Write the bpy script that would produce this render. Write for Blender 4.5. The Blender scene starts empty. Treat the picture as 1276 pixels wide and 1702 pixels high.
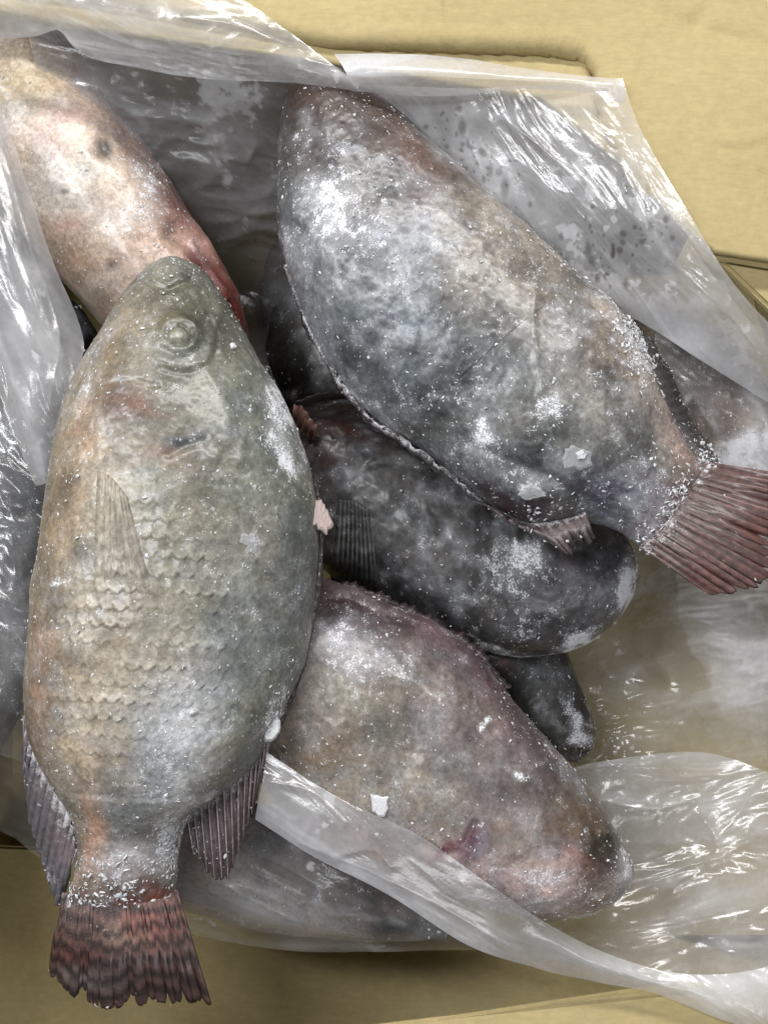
import bpy, math, random
import numpy as np
from mathutils import Vector
from mathutils.bvhtree import BVHTree

# ------------------------------------------------------------------ camera
W0, H0 = 1276.0, 1702.0                 # photograph size used for measuring
SPAN, DIST, TILT = 0.31, 0.62, math.radians(12)
CEN = np.array([0.0, 0.0, 0.11])
FWD = np.array([0.0, math.sin(TILT), -math.cos(TILT)])
UPV = np.array([0.0, math.cos(TILT), math.sin(TILT)])
RGT = np.array([1.0, 0.0, 0.0])
EYE = CEN - FWD * DIST
scene = bpy.context.scene
cam_d = bpy.data.cameras.new('camera'); cam = bpy.data.objects.new('camera', cam_d)
scene.collection.objects.link(cam); scene.camera = cam
cam_d.sensor_fit = 'HORIZONTAL'; cam_d.sensor_width = 36.0; cam_d.lens = 36.0 * DIST / SPAN
cam_d.clip_start = 0.01; cam_d.clip_end = 50
cam.location = EYE; cam.rotation_euler = (TILT, 0, 0)
scene.render.resolution_x, scene.render.resolution_y = 767, 1024

# ------------------------------------------------------------------ light (indoor strip lamps)
world = bpy.data.worlds.new('World'); scene.world = world; world.use_nodes = True
bg = world.node_tree.nodes['Background']; bg.inputs[0].default_value = (0.93, 0.96, 1.0, 1); bg.inputs[1].default_value = 0.03
def area(name, loc, tgt, sx, sy, power, col):
    d = bpy.data.lights.new(name, 'AREA'); d.shape = 'RECTANGLE'; d.size = sx; d.size_y = sy; d.energy = power; d.color = col
    o = bpy.data.objects.new(name, d); scene.collection.objects.link(o); o.location = loc
    o.rotation_euler = (Vector(tgt) - Vector(loc)).to_track_quat('-Z', 'Y').to_euler()
    return o
area('strip_lamp_back', (0.15, 0.95, 1.15), (0, 0, 0.1), 1.2, 0.14, 21.5, (1.0, 0.98, 0.95))
area('strip_lamp_left', (-0.80, 0.30, 1.15), (0, 0, 0.1), 0.14, 1.2, 19.5, (0.97, 0.98, 1.0))
area('strip_lamp_front', (0.45, -0.95, 1.25), (0, 0, 0.1), 1.2, 0.14, 6.5, (0.97, 0.98, 1.0))
vs = scene.view_settings; vs.view_transform = 'Standard'; vs.look = 'None'; vs.exposure = 0.0; vs.gamma = 1.0
scene.render.engine = 'CYCLES'
scene.cycles.transparent_max_bounces = 14; scene.cycles.max_bounces = 5; scene.cycles.diffuse_bounces = 2; scene.cycles.glossy_bounces = 2; scene.cycles.transmission_bounces = 3

# ------------------------------------------------------------------ helpers
rng = np.random.default_rng(7); random.seed(7)
def P(px, py, z):
    px, py, z = np.broadcast_arrays(np.asarray(px, float), np.asarray(py, float), np.asarray(z, float))
    k = SPAN / DIST / W0
    d = FWD + ((px - W0/2) * k)[..., None] * RGT + ((H0/2 - py) * k)[..., None] * UPV
    t = (z - EYE[2]) / d[..., 2]
    return EYE + d * t[..., None]
def ray(px, py):
    k = SPAN / DIST / W0
    return FWD + (px - W0/2) * k * RGT + (H0/2 - py) * k * UPV
def to_px(V):
    r = V - EYE; f = r @ FWD; k = SPAN / DIST / W0
    return (r @ RGT) / f / k + W0/2, H0/2 - (r @ UPV) / f / k
def cr(pts, n, t=None):
    p = np.asarray(pts, float)
    d = np.r_[0, np.cumsum(np.linalg.norm(np.diff(p[:, :2], axis=0), axis=1) + 1e-6)]; d /= d[-1]
    if t is None: t = np.linspace(0, 1, n)
    m = np.zeros_like(p)
    m[1:-1] = (p[2:] - p[:-2]) / (d[2:] - d[:-2])[:, None]
    m[0] = (p[1]-p[0])/(d[1]-d[0]); m[-1] = (p[-1]-p[-2])/(d[-1]-d[-2])
    i = np.clip(np.searchsorted(d, t, side='right') - 1, 0, len(p) - 2)
    h = (d[i+1]-d[i]); u = ((t - d[i]) / h)[:, None]; h = h[:, None]
    return (2*u**3-3*u**2+1)*p[i] + (u**3-2*u**2+u)*h*m[i] + (-2*u**3+3*u**2)*p[i+1] + (u**3-u**2)*h*m[i+1]
TAB = rng.random((48, 48, 48))
def vnoise(X):
    i = np.floor(X).astype(int); f = X - i; f = f*f*(3-2*f); i %= 48; j = (i + 1) % 48
    a = TAB
    x0, y0, z0, x1, y1, z1 = i[:,0], i[:,1], i[:,2], j[:,0], j[:,1], j[:,2]
    fx, fy, fz = f[:,0], f[:,1], f[:,2]
    return ((a[x0,y0,z0]*(1-fx)+a[x1,y0,z0]*fx)*(1-fy)+(a[x0,y1,z0]*(1-fx)+a[x1,y1,z0]*fx)*fy)*(1-fz) + \
           ((a[x0,y0,z1]*(1-fx)+a[x1,y0,z1]*fx)*(1-fy)+(a[x0,y1,z1]*(1-fx)+a[x1,y1,z1]*fx)*fy)*fz
def fbm(X, s, o=4, ridge=False):
    r = 0; a = 0.5; t = 0
    for k in range(o):
        n = vnoise(X * s + 11.3 * k)
        if ridge: n = 1 - np.abs(2*n - 1)
        r = r + a*n; t += a; a *= 0.5; s *= 2.1
    return r / t
def lin(c):
    c = np.asarray(c, float) / 255.0
    return np.where(c <= 0.04045, c/12.92, ((c+0.055)/1.055)**2.4)
def gau(px, py, x, y, rx, ry, rot=0):
    c, s = math.cos(math.radians(rot)), math.sin(math.radians(rot))
    dx, dy = px - x, py - y
    a = (dx*c + dy*s)/rx; b = (-dx*s + dy*c)/ry
    return np.exp(-(a*a + b*b))
def pdist(px, py, line):
    best = np.full(px.shape, 1e9)
    for (x0, y0), (x1, y1) in zip(line[:-1], line[1:]):
        dx, dy = x1-x0, y1-y0; L = dx*dx+dy*dy
        t = np.clip(((px-x0)*dx+(py-y0)*dy)/L, 0, 1)
        best = np.minimum(best, np.hypot(px-x0-t*dx, py-y0-t*dy))
    return best
def smooth(pl, n=24):
    return [tuple(q) for q in cr(pl, n)]
def inside(px, py, poly):
    r = np.zeros(px.shape, bool); n = len(poly)
    for i in range(n):
        x0, y0 = poly[i]; x1, y1 = poly[(i+1) % n]
        c = ((y0 > py) != (y1 > py)) & (px < (x1-x0)*(py-y0)/((y1-y0) if y1 != y0 else 1e-9) + x0)
        r ^= c
    return r
COL = scene.collection
def mesh_np(name, V, quads=None, tris=None, mat=None, parent=None, origin=(0,0,0), smooth_=True, attrs=None, cols=None):
    me = bpy.data.meshes.new(name); V = np.asarray(V, float) - np.asarray(origin)
    nq = 0 if quads is None else len(quads); nt = 0 if tris is None else len(tris)
    me.vertices.add(len(V)); me.vertices.foreach_set('co', V.astype(np.float32).ravel())
    loops = np.concatenate(([np.asarray(quads).ravel()] if nq else []) + ([np.asarray(tris).ravel()] if nt else []))
    me.loops.add(len(loops)); me.loops.foreach_set('vertex_index', loops.astype(np.int32))
    me.polygons.add(nq+nt)
    st = np.concatenate([np.arange(nq)*4, nq*4 + np.arange(nt)*3]); tot = np.concatenate([np.full(nq,4), np.full(nt,3)])
    me.polygons.foreach_set('loop_start', st.astype(np.int32)); me.polygons.foreach_set('loop_total', tot.astype(np.int32))
    me.update(calc_edges=True); me.validate()
    me.polygons.foreach_set('use_smooth', np.full(len(me.polygons), smooth_))
    for k, v in (attrs or {}).items():
        at = me.attributes.new(k, 'FLOAT', 'POINT'); at.data.foreach_set('value', np.asarray(v, np.float32))
    if cols is not None:
        at = me.color_attributes.new('Col', 'FLOAT_COLOR', 'POINT')
        at.data.foreach_set('color', np.c_[cols, np.ones(len(V))].astype(np.float32).ravel())
    o = bpy.data.objects.new(name, me); COL.objects.link(o)
    if mat: me.materials.append(mat)
    if parent is not None: o.parent = parent
    return o
def grid_quads(n, m, wrap=False):
    i, j = np.meshgrid(np.arange(n-1), np.arange(m if wrap else m-1), indexing='ij'); k = (j+1) % m
    return np.stack([i*m+j, i*m+k, (i+1)*m+k, (i+1)*m+j], -1).reshape(-1, 4)
def thing(name, label, cat, loc, group=None):
    o = bpy.data.objects.new(name, None); COL.objects.link(o); o.location = loc; o.empty_display_size = 0.02
    o['label'] = label; o['category'] = cat
    if group: o['group'] = group
    return o
def tag(o, label, cat, group=None):
    o['label'] = label; o['category'] = cat
    if group: o['group'] = group

# ------------------------------------------------------------------ materials
class NT:
    def __init__(s, name):
        s.m = bpy.data.materials.new(name); s.m.use_nodes = True; s.t = s.m.node_tree; s.t.nodes.clear()
        s.out = s.t.nodes.new('ShaderNodeOutputMaterial')
    def n(s, typ, ins=None, **kw):
        nd = s.t.nodes.new(typ)
        for k, v in kw.items(): setattr(nd, k, v)
        for k, v in (ins or {}).items():
            if hasattr(v, 'is_output'): s.t.links.new(v, nd.inputs[k])
            else: nd.inputs[k].default_value = v
        return nd
    def math(s, op, a, b=0.0, clamp=False):
        return s.n('ShaderNodeMath', {0: a, 1: b}, operation=op, use_clamp=clamp).outputs[0]
    def ramp(s, x, a, b, lo=0.0, hi=1.0):
        return s.n('ShaderNodeMapRange', {0: x, 1: a, 2: b, 3: lo, 4: hi}, interpolation_type='SMOOTHSTEP').outputs[0]
    def noise(s, vec, scale, detail=4, rough=0.55, dist=0.0):
        return s.n('ShaderNodeTexNoise', {'Vector': vec, 'Scale': scale, 'Detail': detail, 'Roughness': rough, 'Distortion': dist}).outputs[0]
    def mix(s, f, a, b, blend='MIX'):
        nd = s.n('ShaderNodeMix', data_type='RGBA', blend_type=blend)
        for i, v in ((0, f), (6, a), (7, b)):
            if hasattr(v, 'is_output'): s.t.links.new(v, nd.inputs[i])
            else: nd.inputs[i].default_value = v
        return nd.outputs[2]
    def co(s): return s.n('ShaderNodeTexCoord').outputs['Object']
    def attr(s, name): return s.n('ShaderNodeAttribute', attribute_name=name)
    def surf(s, sh): s.t.links.new(sh, s.out.inputs[0])

def mat_skin():
    k = NT('frozen_fish_skin'); co = k.co()
    base = k.attr('Col').outputs['Color']; fr = k.attr('frost').outputs['Fac']; fb = k.attr('fbase').outputs['Fac']
    n3 = k.noise(co, 1300, 2, 0.7)
    g = k.ramp(k.noise(co, 620, 4, 0.75), 0.28, 0.72, 0.70, 1.30)
    base = k.mix(1.0, base, k.n('ShaderNodeCombineColor', {0: g, 1: g, 2: g}).outputs[0], 'MULTIPLY')
    fm = k.ramp(k.math('ADD', fb, k.math('MULTIPLY', k.math('SUBTRACT', n3, 0.5), 1.9)), 0.40, 0.80, 0, 0.72)
    fm = k.math('ADD', fm, k.ramp(fr, 0.1, 0.9, 0, 0.34), True)
    base = k.mix(fm, base, (0.74, 0.75, 0.79, 1))
    vo = k.n('ShaderNodeTexVoronoi', {'Vector': co, 'Scale': 620.0, 'Randomness': 1.0})
    sp = k.math('MULTIPLY', k.ramp(vo.outputs['Distance'], 0.32, 0.12), k.math('GREATER_THAN', k.n('ShaderNodeSeparateColor', {0: vo.outputs['Color']}).outputs[0], k.ramp(fr, 0.0, 0.6, 0.95, 0.82)))
    base = k.mix(k.math('MULTIPLY', sp, 0.65), base, (0.74, 0.75, 0.77, 1))
    hgt = k.math('ADD', k.math('MULTIPLY', n3, 0.4), k.math('ADD', k.math('MULTIPLY', sp, 0.4), k.math('MULTIPLY', fm, 0.5)))
    b = k.n('ShaderNodeBump', {'Strength': 0.38, 'Distance': 0.0005, 'Height': hgt})
    p = k.n('ShaderNodeBsdfPrincipled', {'Base Color': base, 'Roughness': k.math('ADD', 0.40, k.math('MULTIPLY', fm, 0.35)), 'Normal': b.outputs[0],
            'Coat Weight': k.math('SUBTRACT', 0.48, k.math('MULTIPLY', fm, 0.4)), 'Coat Roughness': 0.23, 'Coat IOR': 1.33, 'Specular IOR Level': 0.4})
    k.surf(p.outputs[0]); return k.m
def mat_fin():
    k = NT('frozen_fin_membrane'); co = k.co()
    col = k.attr('Col').outputs['Color']; fr = k.attr('frost').outputs['Fac']
    n2 = k.noise(co, 420, 5, 0.65); n3 = k.noise(co, 1300, 4, 0.7)
    v = k.ramp(n2, 0.3, 0.7, 0.7, 1.3)
    base = k.mix(1.0, col, k.n('ShaderNodeCombineColor', {0: v, 1: v, 2: v}).outputs[0], 'MULTIPLY')
    f = k.math('ADD', fr, k.math('MULTIPLY', k.math('SUBTRACT', n2, 0.5), 1.5)); f = k.math('ADD', f, k.math('MULTIPLY', k.math('SUBTRACT', n3, 0.5), 1.2))
    fm = k.ramp(f, 0.42, 0.85, 0, 0.85)
    base = k.mix(fm, base, (0.70, 0.68, 0.70, 1))
    b = k.n('ShaderNodeBump', {'Strength': 0.6, 'Distance': 0.0006, 'Height': k.math('ADD', n3, fm)})
    p = k.n('ShaderNodeBsdfPrincipled', {'Base Color': base, 'Roughness': 0.42, 'Normal': b.outputs[0], 'Coat Weight': 0.3, 'Coat Roughness': 0.2})
    k.surf(p.outputs[0]); return k.m
def mat_ice(name='frost_crystal', col=(0.78, 0.79, 0.81, 1), alpha=1.0):
    k = NT(name); co = k.co()
    n = k.noise(co, 900, 4, 0.7); c = k.mix(n, tuple(x*0.75 for x in col[:3]) + (1,), col)
    b = k.n('ShaderNodeBump', {'Strength': 0.5, 'Distance': 0.0006, 'Height': n})
    p = k.n('ShaderNodeBsdfPrincipled', {'Base Color': c, 'Roughness': 0.4, 'Normal': b.outputs[0], 'Alpha': alpha})
    k.surf(p.outputs[0]); return k.m
def mat_film():
    k = NT('polythene_film'); co = k.co()
    op = k.attr('op').outputs['Fac']
    n2 = k.noise(co, 420, 3, 0.65)
    tot = k.math('MULTIPLY', op, k.ramp(n2, 0.25, 0.75, 0.92, 1.08), True)
    b = k.n('ShaderNodeBump', {'Strength': 0.05, 'Distance': 0.003, 'Height': n2})
    wc = (0.88, 0.885, 0.93, 1)
    dif = k.n('ShaderNodeBsdfDiffuse', {'Color': wc}); tl = k.n('ShaderNodeBsdfTranslucent', {'Color': wc})
    body = k.n('ShaderNodeMixShader', {0: 0.5, 1: dif.outputs[0], 2: tl.outputs[0]})
    tr = k.n('ShaderNodeBsdfTransparent', {'Color': (0.97, 0.97, 0.97, 1)})
    m1 = k.n('ShaderNodeMixShader', {0: tot, 1: tr.outputs[0], 2: body.outputs[0]})
    gl = k.n('ShaderNodeBsdfGlossy', {'Color': (1, 1, 1, 1), 'Roughness': 0.20, 'Normal': b.outputs[0]})
    fc = k.n('ShaderNodeLayerWeight', {'Blend': 0.5}).outputs['Facing']
    lw = k.math('ADD', 0.046, k.math('MULTIPLY', k.math('POWER', fc, 4.0), 0.5))
    m2 = k.n('ShaderNodeMixShader', {0: lw, 1: m1.outputs[0], 2: gl.outputs[0]})
    k.surf(m2.outputs[0]); return k.m
def mat_card():
    k = NT('yellow_cardboard'); co = k.co()
    n1 = k.noise(co, 14, 5, 0.6); n2 = k.noise(co, 240, 6, 0.7)
    st = k.n('ShaderNodeMapping', {'Vector': co, 'Scale': (1.0, 5.0, 1.0), 'Rotation': (0, 0, 0.12)}).outputs[0]
    fib = k.noise(st, 130, 4, 0.7)
    c = k.mix(n1, (0.33, 0.262, 0.12, 1), (0.44, 0.36, 0.185, 1))
    v = k.math('MULTIPLY', k.ramp(n2, 0.25, 0.75, 0.93, 1.06), k.ramp(fib, 0.3, 0.7, 0.94, 1.05))
    c = k.mix(1.0, c, k.n('ShaderNodeCombineColor', {0: v, 1: v, 2: v}).outputs[0], 'MULTIPLY')
    # flute lines and damp stains
    wv = k.n('ShaderNodeTexWave', {'Vector': k.n('ShaderNodeMapping', {'Vector': co, 'Rotation': (0, 0, 0.2)}).outputs[0], 'Scale': 17.0, 'Distortion': 3.5, 'Detail': 3.0, 'Detail Scale': 2.0}, wave_type='BANDS', bands_direction='X').outputs['Fac']
    line = k.math('MULTIPLY', k.ramp(wv, 0.90, 1.0), k.ramp(fib, 0.4, 0.6))
    c = k.mix(k.math('MULTIPLY', line, 0.05), c, (0.16, 0.12, 0.05, 1))
    stn = k.ramp(k.noise(co, 32, 6, 0.7, 0.8), 0.60, 0.72)
    c = k.mix(k.math('MULTIPLY', stn, 0.30), c, (0.17, 0.13, 0.06, 1))
    h = k.math('ADD', n2, k.math('MULTIPLY', fib, 0.2)); h = k.math('ADD', h, k.math('MULTIPLY', k.noise(co, 24, 3, 0.55, 1.5), 3.0)); h = k.math('SUBTRACT', h, k.math('MULTIPLY', line, 0.15))
    b = k.n('ShaderNodeBump', {'Strength': 0.4, 'Distance': 0.0006, 'Height': h})
    p = k.n('ShaderNodeBsdfPrincipled', {'Base Color': c, 'Roughness': 0.75, 'Normal': b.outputs[0], 'Specular IOR Level': 0.25})
    k.surf(p.outputs[0]); return k.m
SKIN, FIN, FROST, FILM, CARD = mat_skin(), mat_fin(), mat_ice('frost_crystal', (0.66, 0.67, 0.69, 1)), mat_film(), mat_card()
ICE = mat_ice('clear_ice_chip', (0.70, 0.71, 0.74, 1), 0.38); PINKICE = mat_ice('pink_ice_chip', (0.50, 0.40, 0.38, 1))

# ------------------------------------------------------------------ the cardboard carton
def slab(name, poly, thick, parent, origin, bend=None, n=1):
    """cardboard sheet from a polygon of (px, py, z), with real thickness, dense enough to undulate"""
    pts = np.array([P(*q) for q in poly]); N = len(pts)
    import bmesh
    bm = bmesh.new(); vs_ = [bm.verts.new(Vector(p) - Vector(origin)) for p in pts]; f = bm.faces.new(vs_)
    bmesh.ops.recalc_face_normals(bm, faces=[f])
    if f.normal.z < 0: f.normal_flip()
    ex = bmesh.ops.extrude_face_region(bm, geom=[f]); 
    bmesh.ops.translate(bm, verts=[g for g in ex['geom'] if isinstance(g, bmesh.types.BMVert)], vec=(0, 0, -thick))
    bmesh.ops.recalc_face_normals(bm, faces=bm.faces[:])
    bmesh.ops.bevel(bm, geom=bm.edges[:], offset=thick*0.25, segments=2, affect='EDGES')
    me = bpy.data.meshes.new(name); bm.to_mesh(me); bm.free(); me.materials.append(CARD)
    o = bpy.data.objects.new(name, me); COL.objects.link(o); o.parent = parent
    return o
FZ = -0.085                                            # inside floor of the carton
BO = np.array([0.02, 0.0, FZ - 0.005])
box = thing('cardboard_box', 'open yellow corrugated cardboard carton holding the frozen fish', 'box', BO)
slab('floor_panel', [(-420, 2200, FZ), (1900, 2200, FZ), (1900, -250, FZ), (-420, -250, FZ)], 0.005, box, BO)
def wall(name, a, b, zt, th=0.005):
    A, B = np.array([*a, FZ]), np.array([*b, FZ]); d = (B-A)/np.linalg.norm(B-A); nrm = np.array([-d[1], d[0], 0]) * th
    V = [A, B, B+nrm, A+nrm]; V = np.array([p + [0, 0, h] for h in (0.0, zt-FZ) for p in V])
    q = [[0,3,2,1],[4,5,6,7],[0,1,5,4],[1,2,6,5],[2,3,7,6],[3,0,4,7]]
    return mesh_np(name, V, q, None, CARD, box, BO, False)
w = lambda px, py, z=0.10: P(px, py, z)[:2]
wall('back_wall', w(1250, 170), w(-160, -50), 0.117)
wall('left_wall', w(-160, -50), w(-200, 2250), 0.135)  # out of view; lengthened and raised to keep the front floor in shade
# right wall slumps outward
slab('right_wall', [(1240, 440, 0.092), (1560, 1560, 0.055), (930, 1560, -0.02), (800, 1100, -0.03), (820, 480, -0.05)], 0.005, box, BO)
def back_flap():
    n, m = 130, 180; xs = np.linspace(-320, 1720, m)
    yb = np.interp(xs, [-320, 200, 480, 600, 900, 1060, 1120, 1185, 1276, 1720], [-34, 60, 100, 118, 170, 300, 370, 424, 438, 500])
    t = np.linspace(0, 1, n)[:,None]; Y = -430*(1-t) + yb[None]*t; Xg = np.broadcast_to(xs[None], Y.shape)
    px, py = Xg.ravel(), Y.ravel()
    edge = smooth([(-320,-96),(380,34),(560,66),(700,72),(850,79),(940,84),(980,94),(994,124),(1014,215),(1080,330)], 80)
    d = pdist(px, py, edge); yy = np.interp(px, [p[0] for p in edge], [p[1] for p in edge])
    low = (py > yy) & (px < 1080); sd = np.where(low, -d, d) + 5*(fbm(np.stack([px/60, py/60, px*0], 1), 1, 3)-0.5)
    z = 0.1242 + 0.0062*(lambda q: q*q*(3-2*q))(np.clip((sd+6)/11, 0, 1)) + 0.018*np.clip(-py/420, 0, 1)
    for line, wd, am in (([(1040,-20),(1090,20),(1150,52),(1276,84),(1400,110)], 16, -0.0012), ([(1150,-40),(1170,10),(1150,52)], 12, -0.0010), ([(1195,232),(1225,240),(1276,226)], 8, 0.0011), ([(560,30),(700,10),(900,20)], 40, 0.0010), ([(600,54),(760,60),(960,70)], 9, 0.0009)):
        z = z + am*np.exp(-(pdist(px, py, smooth(line))/wd)**2)
    z = z + 0.0022*(fbm(np.stack([px/300, py/300, px*0], 1), 1, 3)-0.5) + 0.0006*(fbm(np.stack([px/40, py/22, px*0], 1), 1, 3)-0.5)
    o = mesh_np('back_flap', P(px, py, z), grid_quads(n, m), None, CARD, box, BO, True)
    md = o.modifiers.new('board_thickness', 'SOLIDIFY'); md.thickness = 0.004; md.offset = -1
    return o
back_flap()
slab('right_flap', [(1192, 430, 0.125), (1276, 444, 0.125), (1750, 520, 0.120), (1750, 1500, 0.120), (1560, 1500, 0.120), (1440, 800, 0.120), (1330, 560, 0.122)], 0.006, box, BO)
# loose inner panel in front of the bag
slab('inner_panel', [(-350, 1390, -0.045), (100, 1410, -0.04), (300, 1410, -0.035), (800, 1470, -0.01), (1500, 1500, 0.015), (1500, 2200, 0.04), (-350, 2200, -0.03)], 0.006, box, BO)

slab('added_lit_strip', [(330, 1752, 0.076), (560, 1712, 0.079), (760, 1688, 0.081), (920, 1664, 0.083), (1062, 1643, 0.084), (1500, 1610, 0.086), (1500, 2300, 0.094), (330, 2300, 0.084)], 0.005, box, BO)  # added slab, raised into the back lamp to make the bright strip

# ------------------------------------------------------------------ fish bodies
class Fish: pass
def make_body(root, origin, left, right, zl, zr, T, ns, nu, tailT=0.0, tp=0.75, base=None, blobs=(), frost=(), f0=0.0, ridges=(), bumps=(), scales=None, lump=0.0016, mott=0.7, gain=1.0, sat=0.66, tint=(1,1,1), late=(), ex=1.0):
    """body between two outlines; zl/zr = mid-plane height along each outline (head..tail); T = half thickness"""
    t = np.linspace(0, 1, ns)
    Lp, Rp = cr(left, ns), cr(right, ns)
    zl = np.interp(t, np.linspace(0, 1, len(zl)), zl); zr = np.interp(t, np.linspace(0, 1, len(zr)), zr)
    A = P(Lp[:,0], Lp[:,1], zl); B = P(Rp[:,0], Rp[:,1], zr)
    M = (A+B)/2; Hf = (B-A)/2; w_ = np.linalg.norm(Hf, axis=1); wm = w_.max()
    Th = T * (w_/wm)**tp
    if tailT: Th *= 1 - (1-tailT)*np.clip((t-0.80)/0.20, 0, 1)**1.6
    nl = nu//3
    th = np.r_[np.linspace(0, math.pi, nu, endpoint=False), np.linspace(math.pi, 2*math.pi, nl, endpoint=False)]; m = len(th)
    cx = np.cos(th); sz = np.sin(th); szs = np.sign(sz)*np.abs(sz)**ex
    up = np.cross(np.gradient(M, axis=0), Hf); up /= np.linalg.norm(up, axis=1)[:,None] + 1e-12
    up[up[:,2] < 0] *= -1
    up = np.where(np.isfinite(up), up, [0,0,1.0]); 
    V = M[:,None,:] - Hf[:,None,:]*(-cx)[None,:,None]*1.0 + up[:,None,:]*(Th[:,None]*szs[None,:])[:,:,None]
    n = ns
    V = V.reshape(-1, 3); S = np.repeat(t, m); VV = np.tile(cx, n); UPM = np.clip(np.tile(sz, n), 0, 1)
    px, py = to_px(V)
    # surface normals approx
    G = V.reshape(n, m, 3); du = np.gradient(G, axis=0); dv = np.roll(G, -1, 1) - np.roll(G, 1, 1)
    N = np.cross(du, dv).reshape(-1, 3); N /= np.linalg.norm(N, axis=1)[:,None] + 1e-12
    c_ = np.repeat(M, m, 0); s_ = np.sign(((V-c_)*N).sum(1)); N *= np.where(s_ == 0, 1, s_)[:,None]
    d = lump*2.2*(fbm(V, 32, 3)-0.5) + lump*0.45*(fbm(V, 110, 3)-0.5) + 0.0004*(fbm(V, 420, 2)-0.5)
    um = np.clip(UPM*2.5, 0, 1)
    for line, wd, amp in ridges:
        d += 0.55*um*amp*np.exp(-(pdist(px, py, smooth(line))/wd)**2)*np.clip(0.2+1.6*fbm(V+amp*500, 70, 2), 0.2, 1.4)
    for (x, y, rx, ry, rot, amp) in bumps:
        d += um*amp*gau(px, py, x, y, rx, ry, rot)
    Ltot = np.linalg.norm(np.diff(M, axis=0), axis=1).sum()
    sc_h = np.zeros(len(V))
    if scales:
        pa, pb, amp, region = scales
        mask = sum(s*gau(px, py, x, y, rx, ry, r) for x, y, rx, ry, r, s in region); mask = np.clip(mask, 0, 1)*um
        a = S*Ltot; b = np.arcsin(np.clip(VV, -1, 1))*wm*np.sqrt(np.repeat(w_/wm, m)+0.05)
        wob = (fbm(V, 60, 2)-0.5)*1.1; mask = mask*np.clip((fbm(V+2.2, 60, 3)-0.27)*3.2, 0.12, 1)
        A_, B_ = a/pa + wob*0.35, b/pb + wob*0.25
        t_s = np.full(len(V), -1.0)                       # overlapping scallops, head-ward scale on top
        fl = np.floor(A_)
        for di in (-1, 0, 1):
            ci = fl + di; off = 0.5*(ci % 2); db = B_ - off - np.round(B_ - off)
            q = np.sqrt((A_-ci)**2 + (db*1.55)**2)/1.12
            ok = (t_s < 0) & (q < 1) & (A_ >= ci - 0.2)
            t_s = np.where(ok, q, t_s)
        t_s = np.clip(t_s, 0, 1); h = t_s**1.5
        d += amp*mask*(h-0.4); sc_h = mask*(h-0.42)
    V2 = V + N*d[:,None]
    cols = np.tile(lin(base[0]), (len(V), 1))
    if len(base) > 1:   # back colour towards +v
        k = np.clip(VV*0.75+0.5 + (fbm(V, 40, 3)-0.5)*0.7, 0, 1)[:,None]; cols = cols*(1-k) + lin(base[1])*k
    wx = (fbm(V, 55, 3)-0.5)*110; wy = (fbm(V+3.7, 55, 3)-0.5)*110
    for (x, y, rx, ry, rot, c, s) in blobs:
        k = np.clip(gau(px+wx*min(1, rx/40), py+wy*min(1, rx/40), x, y, rx, ry, rot)*s*1.25, 0, 1)[:,None]; cols = cols*(1-k) + lin(c)*k
    lum = (cols @ np.array([0.3, 0.55, 0.15]))[:,None]; cols = 0.74*gain*np.array(tint)*(lum + (cols-lum)*sat)**1.14
    cols *= (1 + 0.5*sc_h)[:,None]
    cols *= (1 + 0.25*(fbm(V+1.3, 70, 3)-0.5)[:,None]*np.array([1.0, 0.2, -0.8]))
    st = lambda x: np.clip((x-0.5)*2.4+0.5, 0, 1)
    ss = lambda x, a, b: (lambda q: q*q*(3-2*q))(np.clip((x-a)/(b-a), 0, 1))
    n1, n2, n4, n6 = fbm(V, 90, 3), fbm(V+0.7, 420, 3), fbm(V+1.9, 190, 4), fbm(V+2.9, 38, 3)
    cols *= np.clip(1 + mott*((st(n1)-0.5)*0.9*(0.6+0.8*n2) + (st(n2)-0.5)*0.42), 0.2, 2)[:,None]
    cols *= (1 - 0.42*mott*ss(fbm(V+5, 48, 3), 0.48, 0.72))[:,None]
    hz = (mott*0.55*ss(n4*0.6 + n6*0.7 - 0.15, 0.46, 0.78))[:,None]; cols = cols*(1-hz) + np.array([0.30, 0.31, 0.335])*hz
    for (x, y, rx, ry, rot, c, s_k) in late:
        k = np.clip(gau(px+wx*min(1, rx/60), py+wy*min(1, rx/60), x, y, rx, ry, rot)*s_k*1.2, 0, 0.94)[:,None]; cols = cols*(1-k) + lin(c)*(0.6+0.8*n2)[:,None]*k
    fr = np.full(len(V), f0)
    for (x, y, rx, ry, rot, s) in frost:
        fr += s*gau(px+wx*0.6, py+wy*0.6, x, y, rx, ry, rot)
    fr = np.clip(fr, -0.4, 1.2)
    q = grid_quads(n, m, True)
    # end caps
    o = mesh_np('body', V2, q, np.array([[k, (k+1), m-1-k] for k in range(1, m//2-1)] + [[(n-1)*m+k, (n-1)*m+m-1-k, (n-1)*m+k+1] for k in range(1, m//2-1)]), SKIN, root, origin, True, {'frost': fr, 'fbase': fr*0.80 + (n2-0.5)*1.05 + (n4-0.5)*0.85 - 0.01 + 0.10*mott}, cols)
    F = Fish(); F.V, F.q, F.N, F.fr, F.up, F.root, F.origin, F.px, F.py = V2, q, N, fr, UPM, root, np.array(origin), px, py; F.cols = cols
    F.bvh = BVHTree.FromPolygons([Vector(v) for v in V2], q.tolist())
    return F
def hit(F, px, py):
    r = Vector(ray(px, py)).normalized(); p, nrm, i, d_ = F.bvh.ray_cast(Vector(EYE), r)
    return (None, None) if p is None else (np.array(p), np.array(nrm))
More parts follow.
